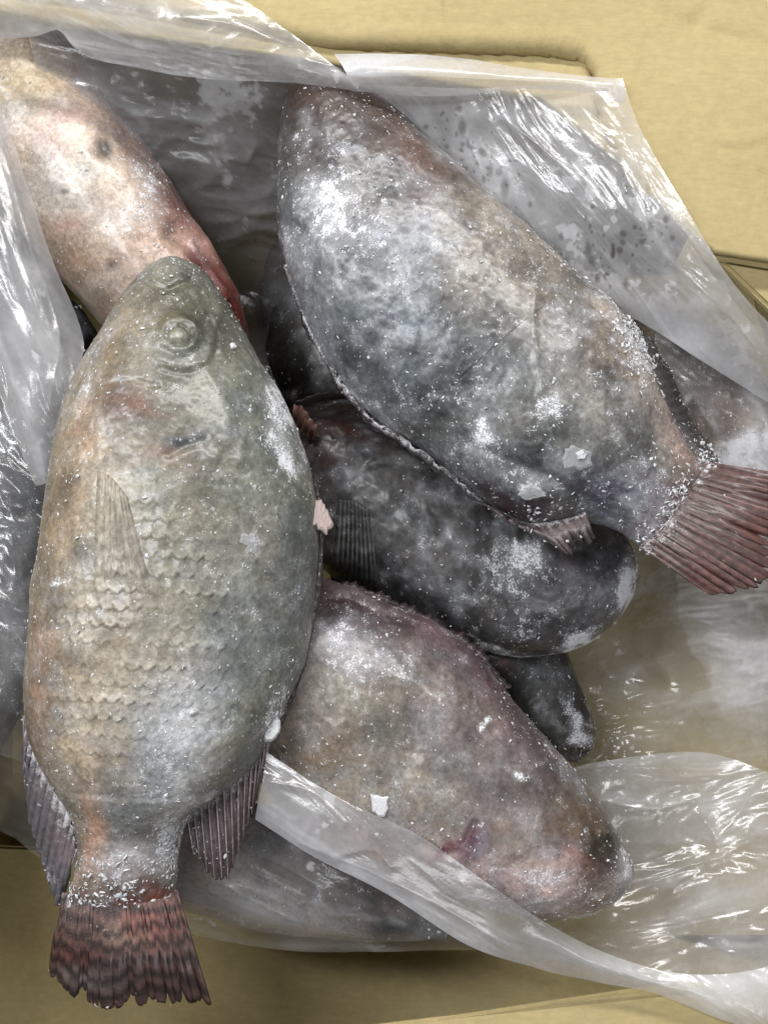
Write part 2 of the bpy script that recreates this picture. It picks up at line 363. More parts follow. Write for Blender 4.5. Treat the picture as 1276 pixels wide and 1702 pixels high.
def flecks(F, n, smin=0.0003, smax=0.0013, gain=2.0, base=0.35, name='frost_flakes', mask=None, seed=1):
    r = np.random.default_rng(seed)
    w_ = np.clip(base + gain*np.clip(F.fr, 0, 1), 0, 4) * np.clip(F.up*3, 0, 1) * (0.35 + 1.6*np.clip(fbm(F.V, 60, 3)-0.42, 0, 1)*4)
    if mask is not None: w_ = w_*mask
    w_ *= (F.px > -60) & (F.px < W0+60) & (F.py > -60) & (F.py < H0+60)
    idx = r.choice(len(w_), n, p=w_/w_.sum())
    c = F.V[idx] + r.normal(0, 0.0004, (n, 3)); nr = F.N[idx]
    t = r.normal(0, 1, (n, 3)); t -= (t*nr).sum(1)[:,None]*nr; t /= np.linalg.norm(t, axis=1)[:,None]; bt = np.cross(nr, t)
    L = (smin + (smax-smin)*r.random(n)**3.2); Wd = L*np.where(r.random(n) < 0.55, r.uniform(0.16, 0.35, n), r.uniform(0.4, 0.8, n)); Ht = L*r.uniform(0.2, 0.5, n)
    ang = np.array([0.0, 1.3, 2.5, 3.7, 5.1]); rad = r.uniform(0.55, 1.0, (n, 5))
    tilt = r.normal(0, 0.28, (n, 5))
    ring = c[:,None,:] + (np.cos(ang)*rad*L[:,None])[:,:,None]*t[:,None,:] + (np.sin(ang)*rad*Wd[:,None])[:,:,None]*bt[:,None,:] + (tilt*Ht[:,None])[:,:,None]*nr[:,None,:]
    top = c + nr*Ht[:,None]
    V = np.concatenate([ring, top[:,None,:]], 1).reshape(-1, 3)
    k = np.arange(n)[:,None,None]*6; tri = np.array([[i, (i+1) % 5, 5] for i in range(5)])[None] + k
    o = mesh_np(name, V, None, tri.reshape(-1, 3), FROST, F.root, F.origin, False)
    o['kind'] = 'stuff'; return o
def fin(root, origin, name, rootl, tipl, n_ray, col_a, col_b, zoff=0.0, frost=0.1, jag=0.10, bands=0, ray_col=None, arch=0.002, seed=3, rays=True, thick=0.0007, ridge=0.0006, frost_root=0.5, nfl=0, rad0=0.00036, fray=0.0, blobs=(), onto=None, splits=0, lobe=0.5, dark=0.72, raycon=0.42, bandamp=0.34):
    """fan between a root line and a tip line of (px, py, z); rays run root to tip and are raised sub-parts"""
    r = np.random.default_rng(seed); per = 8; nu = n_ray*per+1; nv = 44
    A = cr(rootl, nu); B = cr(tipl, nu)
    rl = np.interp(np.linspace(0, n_ray, nu), np.arange(n_ray+1), 1 + r.uniform(-jag, jag*0.4, n_ray+1))
    loc = np.abs((np.linspace(0, n_ray, nu) % 1) - 0.5)*2      # 1 on a ray, 0 between
    tear = np.interp(np.linspace(0, 1, nu), np.linspace(0, 1, 60), r.random(60)); ln = rl*(1 - jag*lobe*(1-loc)**1.5)*(1 + r.normal(0, jag*0.10, nu))*(1 - fray*np.clip(tear-0.6, 0, 1)*2.5)
    for _ in range(splits):
        cpos = r.uniform(0.08, 0.92)*nu; ln = ln*(1 - r.uniform(0.12, 0.34)*np.exp(-(np.abs(np.arange(nu)-cpos)/(nu*r.uniform(0.008, 0.03)))**2))
    v = np.linspace(0, 1, nv)[:,None]
    G = A[None]*(1 - (v*ln[None])[:,:,None]) + B[None]*(v*ln[None])[:,:,None]
    bow = np.sin(np.linspace(0, math.pi, nv))[:,None]*arch
    X = P(G[...,0], G[...,1], G[...,2] + bow + zoff)
    X[...,2] += ridge*(loc[None]**2 - 0.4) + 0.0018*(fbm(X.reshape(-1,3), 55, 2).reshape(nv, nu)-0.5)*v
    a, b = lin(col_a), lin(col_b)
    if onto is not None:
        for q in range(X.shape[0]):
            for p in range(X.shape[1]):
                g = G[q, p]; h_, n_ = hit(onto, g[0], g[1])
                if h_ is not None: X[q, p] = h_ + np.array([0, 0, 1.0])*(zoff + ridge*(loc[p]**2 - 0.2) + 0.00025 - 0.0011*max(0, (q/(nv-1)-0.82)/0.18)**1.5 - 0.0009*max(0, abs(2*p/(nu-1)-1)-0.86)/0.14)
    Xf = X.reshape(-1, 3); vv = np.repeat(v[:,0], nu); ll = np.tile(loc, nv)
    k = np.clip(vv*0.8 + (fbm(Xf, 90, 3)-0.5)*1.2, 0, 1)[:,None]; c = a*(1-k) + b*k
    bx, by = to_px(Xf); bx = bx + (fbm(Xf, 70, 3)-0.5)*60; by = by + (fbm(Xf+4, 70, 3)-0.5)*60
    for (x, y, rx, ry, rot, cc, k_) in blobs:
        k = np.clip(gau(bx, by, x, y, rx, ry, rot)*k_*1.25, 0, 1)[:,None]; c = c*(1-k) + lin(cc)*k
    if onto is not None:
        from mathutils.kdtree import KDTree
        kd = KDTree(len(onto.V)//7+1)
        for q in range(0, len(onto.V), 7): kd.insert(onto.V[q], q)
        kd.balance(); c = onto.cols[[kd.find(p)[1] for p in Xf]]*1.08/dark
    if bands:
        ph = vv*bands + (fbm(Xf, 60, 2)-0.5)*1.6
        c *= (0.82 + bandamp*np.sin(ph*2*math.pi))[:,None]
    c *= (1 - raycon*0.5 + raycon*ll*(0.5+fbm(Xf+2, 70, 2)))[:,None]
    lm = (c @ np.array([0.3, 0.55, 0.15]))[:,None]; c = dark*(lm + (c-lm)*(0.72 if onto is None else 1.0))
    fr = frost + frost_root*np.exp(-(vv/0.22)**2) + (fbm(Xf+5, 80, 3)-0.5)*0.9
    o = mesh_np(name, Xf, grid_quads(nv, nu), None, FIN, root, origin, True, {'frost': fr}, c)
    md = o.modifiers.new('thickness', 'SOLIDIFY'); md.thickness = thick; md.offset = -1
    if nfl:
        FF = Fish(); FF.V, FF.N, FF.fr, FF.up = Xf, np.tile([0, 0, 1.0], (len(Xf), 1)), fr, np.ones(len(Xf)); FF.px, FF.py = to_px(Xf); FF.root, FF.origin = o, origin
        flecks(FF, nfl, 0.0003, 0.0016, seed=seed+100)
    if rays:
        for i in range(n_ray+1):
            j = min(i*per, nu-1); line = X[:,j,:].copy(); line[:,2] += 0.0001
            m = 6; sel = np.linspace(0, nv-1, 14).astype(int); line = line[sel]
            rad = np.linspace(rad0, 0.0001, 14)
            dd = np.gradient(line, axis=0); dd /= np.linalg.norm(dd, axis=1)[:,None]; s_ = np.cross(dd, [0,0,1.0]); s_ /= np.linalg.norm(s_, axis=1)[:,None]
            u_ = np.cross(s_, dd); an = np.linspace(0, 2*math.pi, m, endpoint=False)
            T = line[:,None,:] + rad[:,None,None]*(np.cos(an)[None,:,None]*s_[:,None,:] + np.sin(an)[None,:,None]*u_[:,None,:])
            rc = lin(ray_col if ray_col else col_b); rc = dark*(rc.mean() + (rc-rc.mean())*0.72)
            vv2 = np.repeat(np.linspace(0, 1, 14), m)
            cc = np.tile(rc, (14*m, 1))*(0.8 + 0.4*r.random()) * (1 + (0.3*np.sin(vv2*bands*2*math.pi) if bands else 0*vv2))[:,None]
            mesh_np('fin_ray', T.reshape(-1, 3), grid_quads(14, m, True), None, FIN, o, (0,0,0) if False else origin, True, {'frost': np.full(14*m, frost+0.05) + 0.35*np.exp(-(vv2/0.2)**2)}, cc)
    return o
def lay_fin(F, name, pts_root, pts_tip, n_ray, col_a, col_b, lift=0.0006, **kw):
    """a fin frozen flat against the flank: same fan but dropped on the body surface"""
    def drop(l):
        out = []
        for (x, y) in l:
            p, nn = hit(F, x, y); out.append((x, y, (p[2] if p is not None else F.origin[2]+0.03) + lift))
        return out
    return fin(F.root, F.origin, name, drop(pts_root), drop(pts_tip), n_ray, col_a, col_b, **kw)
def eye(F, px, py, r, mat_ring=None, lift=0.3):
    p, nn = hit(F, px, py); nn = nn/np.linalg.norm(nn); t = np.cross(nn, [0, 1, 0]); t /= np.linalg.norm(t); b = np.cross(nn, t)
    def dome(R, h, off, prof, mt, name, par):
        nr, m = 14, 36; u = np.linspace(0, 1, nr); an = np.linspace(0, 2*math.pi, m, endpoint=False)
        z = np.interp(u, [q[0] for q in prof], [q[1] for q in prof])*h
        V = p + nn*off + (u[:,None]*R*np.cos(an))[:,:,None]*t + (u[:,None]*R*np.sin(an))[:,:,None]*b + z[:,None,None]*nn
        V = V.reshape(-1, 3); V += (fbm(V, 500, 2)-0.5)[:,None]*0.0004*nn
        return mesh_np(name, V, grid_quads(nr, m, True), None, SKIN, par, F.origin, True, {'frost': np.full(len(V), 0.05), 'fbase': np.full(len(V), 0.05)}, np.tile(lin(mt)*0.8, (len(V), 1))*(0.75+0.5*fbm(V, 500, 3))[:,None])
    e = dome(r, r*lift, -r*0.05, [(0,0.9),(0.3,0.85),(0.6,0.5),(0.8,0.1),(1,-0.6)], (138,138,122), 'eye', F.root)
    dome(r*0.5, r*lift*0.8, r*0.12, [(0,1.0),(0.5,0.85),(0.8,0.4),(1,-0.2)], (176,176,164), 'pupil', e)
def chip(px, py, z, pts, th, mt, label, name='ice_chip', tilt=(0,0), group='loose ice chips on the fish', F=None):
    if F is not None:
        p, nn = hit(F, px, py)
        if p is None: p, nn = P(px, py, F.origin[2] + 0.03), np.array([0, 0, 1.0])
        c0 = p; nn = nn/np.linalg.norm(nn)
    else: c0 = P(px, py, z); nn = np.array([0,0,1.0])
    nn = nn + np.array([tilt[0], tilt[1], 0]); nn /= np.linalg.norm(nn)
    t = np.cross([0,1,0], nn); t /= np.linalg.norm(t); b = np.cross(nn, t); k = SPAN/W0
    r = np.random.default_rng(int(px+py)); q_ = np.array([np.array(pts[i])*(1-f) + np.array(pts[(i+1) % len(pts)])*f for i in range(len(pts)) for f in (0, 0.36, 0.7)]); pts = q_*(1 + r.normal(0, 0.07, (len(q_), 1))); n = len(pts); th = th*0.7
    rings = []
    for h, s in ((-0.3, 0.96), (0.55, 1.0), (1.0, 0.82)):
        rings.append([c0 + t*x*k*s + b*(-y)*k*s + nn*(th*h + r.normal(0, th*0.05)) for x, y in pts])
    V = np.array(rings).reshape(-1, 3); V = np.r_[V, [c0 + nn*th*1.05]]
    tri = [[2*n+i, 2*n+(i+1) % n, 3*n] for i in range(n)]
    o = mesh_np(name, V, grid_quads(3, n, True), tri, mt, None, c0, False); o.location = c0
    tag(o, label, 'ice chip', group); return o
def org(px, py, z): return P(px, py, z)

FG = 'frozen fish in the carton'
# ---- lower layer first ------------------------------------------------------------
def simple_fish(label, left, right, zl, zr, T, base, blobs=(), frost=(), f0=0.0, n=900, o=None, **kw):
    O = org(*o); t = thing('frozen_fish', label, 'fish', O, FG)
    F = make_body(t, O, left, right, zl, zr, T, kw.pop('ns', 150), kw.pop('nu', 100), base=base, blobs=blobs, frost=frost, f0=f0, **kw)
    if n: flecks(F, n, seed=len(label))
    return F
# deep grey fish glimpsed left of the big upper fish
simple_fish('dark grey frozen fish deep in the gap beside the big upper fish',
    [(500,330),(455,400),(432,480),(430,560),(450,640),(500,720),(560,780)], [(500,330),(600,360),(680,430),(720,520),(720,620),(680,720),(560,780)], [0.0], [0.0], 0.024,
    [(84,84,80),(46,46,45)], [(470,470,40,60,0,(110,110,104),0.6),(500,640,90,80,0,(30,30,30),0.9)], [(455,470,30,60,0,0.2)], -0.1, 160, (560,560,0.0))  # near-black tones paint the shade of the gap into the skin
# right fish behind the film
F7 = simple_fish('brown mottled frozen fish under the plastic at the right edge',
    [(1040,540),(1040,640),(1090,760),(1180,860),(1330,900),(1480,900)], [(1040,540),(1110,520),(1210,560),(1290,640),(1370,740),(1480,900)], [0.06,0.06], [0.06,0.06], 0.026,
    [(160,146,130),(128,112,98)], [(1180,650,60,50,30,(104,74,58),0.7),(1150,600,50,40,0,(110,104,92),0.6),(1140,560,40,30,0,(60,62,58),0.8)], [(1240,745,50,40,-20,0.8),(1200,780,60,30,0,0.5)], 0.05, 900, (1250,720,0.03))
# left fish under the film
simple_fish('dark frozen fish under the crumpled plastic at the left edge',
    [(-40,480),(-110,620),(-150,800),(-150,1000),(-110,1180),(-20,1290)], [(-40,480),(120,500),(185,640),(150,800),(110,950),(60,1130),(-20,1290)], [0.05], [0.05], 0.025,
    [(72,74,74),(52,54,55)], [(10,900,60,160,0,(96,98,100),0.5),(130,560,70,80,0,(30,30,30),0.9)], [(20,1080,40,60,0,0.35)], 0.0, 500, (-20,900,0.02))  # near-black blob at upper right paints the gap's shade onto the fish
# bottom fish inside the pouch
F9 = simple_fish('brown grey frozen fish sealed under glossy plastic at the bottom',
    [(150,1330),(180,1420),(280,1500),(420,1545),(560,1562),(680,1560),(745,1552)], [(150,1330),(300,1310),(450,1340),(560,1410),(660,1480),(720,1530),(745,1552)], [0.052,0.05,0.045], [0.055,0.055,0.05], 0.022,
    [(166,152,140),(128,112,102)], [(600,1500,120,35,25,(108,92,84),0.7),(660,1530,60,22,15,(72,68,70),0.9),(420,1500,120,30,20,(190,182,170),0.6)], [], 0.0, 200, (450,1450,0.035))
# small tail end of a fish under the middle one
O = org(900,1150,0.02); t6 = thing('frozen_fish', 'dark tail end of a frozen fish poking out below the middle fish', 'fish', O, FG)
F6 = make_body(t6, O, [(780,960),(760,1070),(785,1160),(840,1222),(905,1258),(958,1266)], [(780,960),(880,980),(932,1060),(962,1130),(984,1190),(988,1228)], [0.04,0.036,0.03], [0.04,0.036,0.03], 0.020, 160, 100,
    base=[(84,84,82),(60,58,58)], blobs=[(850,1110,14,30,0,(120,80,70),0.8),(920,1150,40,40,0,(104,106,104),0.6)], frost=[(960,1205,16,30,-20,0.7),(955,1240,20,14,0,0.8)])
flecks(F6, 400, seed=61)
fin(t6, O, 'tail_fin', [(922,1238,0.031),(952,1222,0.031),(984,1196,0.031)], [(936,1262,0.030),(966,1256,0.030),(990,1222,0.030)], 7, (70,60,56), (96,88,84), frost=0.25, seed=8)

# ---- middle dark fish -------------------------------------------------------------
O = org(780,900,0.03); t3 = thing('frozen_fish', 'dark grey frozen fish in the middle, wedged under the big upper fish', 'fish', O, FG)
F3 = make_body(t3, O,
    [(478,770),(490,880),(540,950),(610,1000),(700,1045),(800,1080),(880,1092),(950,1080),(1010,1042),(1047,995),(1059,950)],
    [(478,770),(500,700),(560,672),(650,680),(760,725),(870,780),(960,830),(1010,860),(1040,890),(1054,920),(1059,950)], [0.055,0.06,0.062,0.066], [0.062,0.064,0.066,0.066], 0.029, 300, 190, tp=0.62, mott=0.9, gain=0.82, tint=(1.02,0.98,1.0), late=[(600,965,110,30,25,(28,26,27),0.8),(780,1055,90,22,22,(34,31,32),0.7),(560,715,60,26,20,(70,46,38),0.7),(980,860,50,36,30,(66,56,58),0.6)],  # late dark strips at lower left paint the shadow of the neighbouring fish
    base=[(98,98,98),(78,74,72)], blobs=[(560,720,60,40,20,(96,64,50),0.75),(520,690,26,26,0,(128,74,58),0.7),(660,830,120,70,20,(112,114,110),0.6),(960,990,80,60,-30,(118,120,128),0.7),(1030,960,30,60,20,(140,142,150),0.7),(990,870,50,40,30,(92,84,82),0.7),(600,960,80,40,30,(58,58,58),0.8),(760,1060,90,30,20,(70,66,66),0.7)],  # dark lower-left blobs paint cast shadow; bluish right-end blobs paint icy sheen
    frost=[(850,960,60,45,25,0.55),(890,930,34,30,0,0.55),(860,1040,60,22,15,0.3),(1045,960,18,60,15,0.55),(960,1078,80,12,-20,1.0),(1050,985,14,60,25,0.7),(830,1075,50,10,20,0.6),(870,1090,40,8,0,0.7)], f0=-0.05,
    ridges=[([(612,768),(640,752),(672,752),(700,766)],7,0.0012),([(616,776),(645,768),(690,776)],5,-0.0016),([(560,1000),(640,1020),(760,1060)],14,0.001)], lump=0.0022)
flecks(F3, 700, seed=31)
fin(t3, O, 'dorsal_fin', [(486,690,0.075),(520,672,0.078),(560,664,0.08),(610,664,0.082)], [(494,668,0.088),(530,655,0.09),(570,650,0.09),(604,652,0.09)], 6, (36,30,30), (70,58,58), frost=0.05, seed=5, frost_root=0.1)
fin(t3, O, 'spiny_fin_end', [(486,700,0.083),(500,716,0.085),(520,730,0.086)], [(488,672,0.088),(504,676,0.09),(528,706,0.09)], 4, (110,62,48), (150,96,78), frost=0.0, seed=15, frost_root=0.1)
lay_fin(F3, 'pectoral_fin', [(560,830),(590,835),(615,850)], [(548,985),(590,995),(628,985)], 9, (86,76,72), (60,56,56), bands=7, ray_col=(104,98,96), frost=0.05, seed=16, arch=0.0, onto=F3, ridge=0.0006, raycon=0.6, bandamp=0.3, jag=0.04, lobe=0.0, frost_root=0.2)

# ---- pink belly fish (upper left) ---------------------------------------------------
O = org(170,300,0.03); t5 = thing('frozen_fish', 'pale pink frozen fish lying belly up at the upper left', 'fish', O, FG)
F5 = make_body(t5, O,
    [(-20,-110),(-100,-20),(-95,80),(-60,200),(-10,320),(48,400),(105,465),(170,540),(240,600),(330,640)],
    [(-20,-110),(40,-20),(98,50),(165,135),(228,225),(292,320),(355,425),(404,510),(416,580),(330,640)], [0.072,0.072,0.072,0.07,0.062], [0.072,0.072,0.072,0.07,0.062], 0.042, 320, 200, tp=0.55, ex=0.9, mott=0.3, sat=0.72,
    base=[(206,186,160),(196,166,146)],
    blobs=[(40,130,60,60,0,(204,184,140),0.7),(150,130,30,90,-25,(176,148,118),0.7),(120,300,90,110,-30,(222,208,192),0.8),(130,440,70,60,0,(196,160,138),0.6),(230,230,30,120,-32,(160,128,118),0.75),(90,210,50,30,0,(214,172,156),0.6),
           (300,350,24,70,-35,(140,100,96),0.7),(335,440,30,90,-30,(150,66,58),1.0),(385,520,28,80,-18,(118,52,46),1.0),(360,480,20,80,-28,(128,52,46),0.9),(300,400,40,26,20,(202,150,138),0.8),(270,430,50,50,0,(206,170,148),0.6),(165,250,20,16,30,(96,82,66),0.8),(174,252,10,12,0,(62,52,40),0.75),(105,318,8,5,0,(120,116,104),0.8),(186,438,10,8,0,(130,106,88),0.8),(120,370,30,20,20,(214,168,150),0.6),(200,520,50,50,0,(170,136,110),0.5)],
    frost=[(230,330,38,55,-35,0.55),(250,300,22,60,-35,0.35),(205,370,40,30,0,0.35),(290,395,20,40,-45,0.3)], f0=-0.12,
    ridges=[([(225,352),(285,362),(328,386),(365,436),(394,490)],10,0.0030),([(290,388),(330,425),(364,480),(390,540)],15,-0.0048),([(318,400),(352,446),(378,496)],4,0.0022)],
    bumps=[(165,250,16,14,30,-0.001)], lump=0.0022)
flecks(F5, 1000, seed=51, gain=3.0)

# ---- lower right fish -----------------------------------------------------------------
O = org(740,1270,0.05); t4 = thing('frozen_fish', 'grey frozen fish with a pinkish head at the lower right, snout pointing right', 'fish', O, FG)
F4 = make_body(t4, O,
    [(400,1130),(410,1240),(450,1320),(530,1395),(620,1440),(720,1482),(820,1515),(900,1532),(970,1524),(1012,1506),(1036,1482),(1048,1450)],
    [(400,1130),(440,1010),(520,964),(585,976),(650,1003),(720,1036),(790,1082),(850,1155),(910,1232),(965,1298),(1012,1362),(1038,1410),(1048,1450)], [0.086,0.088,0.088,0.08], [0.084,0.086,0.086,0.08], 0.032, 360, 230, tp=0.6, mott=0.65, gain=1.3, sat=0.74, late=[(560,1000,130,22,20,(52,38,42),0.8),(800,1110,90,12,50,(70,50,58),0.6),(998,1405,30,44,20,(48,45,38),0.85),(960,1350,50,40,40,(88,74,58),0.5),(785,1400,16,30,15,(80,56,68),0.8),(735,1418,40,9,-35,(104,58,66),0.7)],
    base=[(146,136,126),(114,98,102)],
    blobs=[(560,1010,110,26,20,(66,50,52),0.85),(720,1060,110,22,33,(104,76,82),0.8),(620,1020,90,14,22,(176,140,142),0.6),(860,1180,110,24,52,(104,88,92),0.7),(600,1170,130,70,10,(132,128,112),0.7),(540,1240,60,40,0,(150,124,96),0.6),(730,1200,100,60,20,(112,98,92),0.6),(640,1290,120,60,10,(140,132,118),0.7),
           (960,1330,60,50,40,(110,92,70),0.7),(1000,1400,34,40,20,(56,52,44),0.95),(985,1430,20,20,0,(44,42,36),0.9),(940,1380,40,40,0,(126,96,72),0.6),(880,1470,110,36,10,(196,168,164),0.8),(940,1420,30,22,0,(186,122,104),0.7),(890,1440,60,40,0,(170,140,134),0.6),(780,1400,26,40,20,(128,88,94),0.9),(800,1405,18,34,15,(84,66,78),0.8),(740,1424,34,10,-30,(120,72,80),0.8),(800,1390,20,30,0,(150,144,156),0.5),(1036,1450,12,34,10,(196,194,192),0.9),(600,1390,120,36,18,(186,160,146),0.7)],
    frost=[(600,1095,80,50,25,0.42),(545,1060,40,40,0,0.35),(620,1010,90,12,22,0.3),(860,1160,120,16,52,0.3),(950,1280,60,18,52,0.3),(800,1210,12,10,0,0.6),(855,1290,14,10,0,0.7),(900,1460,50,26,0,0.3),(1038,1440,12,44,12,0.45),(980,1515,70,10,-15,0.5),(640,1335,16,14,0,0.3),(920,1470,90,40,10,0.22),(1020,1420,24,60,15,0.15)], f0=0.0,
    ridges=[([(700,1404),(740,1424),(768,1414),(790,1372)],9,-0.0022),([(785,1366),(815,1385),(818,1420),(792,1456)],18,0.0009),([(800,1205),(830,1240),(860,1265)],5,0.0008)],
    bumps=[(995,1410,22,26,20,-0.0018),(1000,1385,6,10,0,0.0016),(940,1400,60,50,0,0.001)], scales=(0.0068, 0.0056, 0.0005, [(650,1250,150,80,20,0.6)]), lump=0.0020)
flecks(F4, 1300, seed=41)
fin(t4, O, 'dorsal_fin', [(512,968,0.088),(585,980,0.089),(650,1006,0.089),(720,1040,0.089),(790,1086,0.089),(840,1146,0.088)], [(516,958,0.086),(590,968,0.086),(656,994,0.086),(728,1028,0.086),(800,1075,0.086),(850,1140,0.086)], 26, (86,62,68), (60,44,50), frost=0.15, jag=0.5, seed=21, rays=False, thick=0.0012)

# ---- big upper fish ----------------------------------------------------------------------
O = org(800,500,0.08); t2 = thing('frozen_fish', 'biggest frosty grey fish at the upper right, its red tail at the right edge', 'fish', O, FG)
F2 = make_body(t2, O,
    [(535,118),(488,148),(468,210),(464,300),(463,380),(478,440),(500,505),(532,575),(568,635),(610,685),(655,722),(710,756),(770,806),(830,848),(890,866),(950,862),(1010,874),(1060,906),(1096,932)],
    [(535,118),(580,128),(625,162),(690,210),(750,265),(805,322),(862,368),(920,420),(980,470),(1035,520),(1064,560),(1084,610),(1098,660),(1128,712),(1158,748),(1182,772),(1198,788)], [0.112,0.114,0.116,0.116,0.118,0.120], [0.112,0.114,0.116,0.116,0.118,0.120], 0.034, 460, 280, tp=0.62, tailT=0.22, mott=0.9, gain=1.15, tint=(0.97,0.99,1.02), late=[(565,172,120,52,18,(62,48,43),0.85),(484,240,22,100,0,(54,50,48),0.7),(690,250,70,26,45,(92,70,62),0.6),(880,775,40,22,10,(52,56,58),0.6),(1000,815,50,22,15,(72,68,84),0.6),(620,620,24,70,-40,(56,58,60),0.5),(1120,850,60,36,40,(96,72,72),0.5),(840,850,60,16,32,(56,42,44),0.7)],
    base=[(122,124,124),(146,136,124)],
    blobs=[(560,180,110,60,15,(74,60,56),0.95),(500,210,40,70,0,(84,74,68),0.8),(700,300,80,60,40,(116,98,96),0.7),(590,260,90,50,30,(92,84,80),0.6),(500,420,60,90,-20,(98,104,106),0.6),(850,440,120,60,40,(150,136,114),0.6),(1000,560,90,50,48,(172,156,138),0.7),(1040,600,70,36,50,(176,152,134),0.5),(680,400,70,70,0,(160,162,168),0.55),(720,560,150,90,30,(112,118,122),0.7),(600,560,50,90,-30,(92,100,100),0.6),(930,700,90,60,30,(128,126,116),0.7),(1130,740,70,24,48,(170,140,128),0.7),(1100,850,70,44,35,(110,86,94),0.85),(1010,810,60,30,20,(110,108,124),0.7),(880,860,60,24,20,(110,80,86),0.7),(1150,850,60,60,35,(112,76,72),0.85),(820,830,60,20,35,(70,66,68),0.8),(900,770,30,20,0,(60,66,66),0.7),(970,320,60,40,40,(130,110,100),0.4)],
    frost=[(560,340,75,55,35,0.38),(520,310,26,60,0,0.3),(600,380,60,40,30,0.3),(805,735,26,28,0,0.75),(735,658,26,12,10,0.5),(930,690,22,40,15,0.55),(1050,570,60,30,50,0.55),(990,480,60,20,45,0.4),(880,810,60,22,30,0.4),(700,420,60,60,0,0.15),(1140,860,60,50,40,0.5),(1170,880,40,30,0,0.4),(560,235,22,12,0,0.45),(470,440,10,90,-15,0.3),(620,690,60,10,40,0.5),(860,440,70,60,0,0.18),(570,170,110,50,15,-0.35),(480,220,30,80,0,-0.2),(620,560,60,110,-30,-0.12)], f0=0.03,
    ridges=[([(888,470),(886,560),(900,640),(915,720)],7,0.0013),([(900,650),(960,690),(1030,740),(1100,790)],7,0.0009),([(640,330),(720,345),(760,290)],16,0.0011),([(700,750),(790,820),(880,870)],9,0.002),([(780,740),(860,770),(930,800),(1010,860)],9,-0.0016)],
    bumps=[(760,300,10,8,0,-0.0016),(880,815,20,14,0,0.0022),(480,300,26,90,0,0.001)], scales=(0.0074, 0.0062, 0.00022, [(740,520,170,120,40,0.7)]), lump=0.0022)
flecks(F2, 2200, seed=22, gain=1.6, smax=0.0013)
m_ = gau(F2.px, F2.py, 1160, 870, 80, 60, 40) + gau(F2.px, F2.py, 1060, 570, 90, 40, 50) + 0.7*gau(F2.px, F2.py, 870, 860, 70, 30, 30)
flecks(F2, 1100, 0.0007, 0.0021, mask=m_, name='frost_crust', seed=23)
fin(t2, O, 'tail_fin', [(1062,910,0.121),(1090,890,0.126),(1124,850,0.129),(1154,806,0.127),(1180,770,0.121)], [(1186,994,0.128),(1262,974,0.132),(1300,915,0.134),(1315,860,0.133),(1308,790,0.128)], 15, (104,74,66), (112,60,50), bands=8, bandamp=0.2, raycon=0.7, dark=0.68, ridge=0.0004, lobe=0.0, ray_col=(98,60,54), blobs=[(1260,870,30,50,0,(108,52,45),0.6)], frost=-0.05, jag=0.10, seed=24, arch=0.003, thick=0.001, frost_root=0.6, nfl=420, splits=6, rad0=0.00025, fray=0.30)
fin(t2, O, 'anal_fin', [(800,836,0.114),(850,866,0.116),(900,870,0.12),(950,862,0.124),(972,852,0.126)], [(872,882,0.118),(905,896,0.122),(945,920,0.124),(970,915,0.126),(986,890,0.128)], 11, (112,92,92), (70,60,60), nfl=160, frost=0.2, jag=0.35, seed=25, arch=0.004, ray_col=(70,58,56), frost_root=0.5)
fin(t2, O, 'dorsal_fin', [(1052,556,0.122),(1080,628,0.122),(1104,690,0.122),(1150,748,0.122),(1192,790,0.122)], [(1088,566,0.114),(1118,624,0.114),(1146,684,0.114),(1178,736,0.114),(1212,782,0.116)], 16, (74,66,68), (60,54,58), frost=0.2, jag=0.10, seed=26, arch=0.003, rays=False, ridge=0.0002, frost_root=0.25, thick=0.002, nfl=420)
# dark edge fin folded along the lower left edge
fin(t2, O, 'spiny_fin', [(474,440,0.116),(530,575,0.117),(606,684,0.117),(706,756,0.117),(800,832,0.117)], [(473,448,0.109),(526,582,0.109),(602,690,0.109),(703,764,0.109),(800,840,0.111)], 22, (86,78,80), (64,56,60), frost=0.40, jag=0.9, seed=27, rays=False, thick=0.0010, nfl=260)

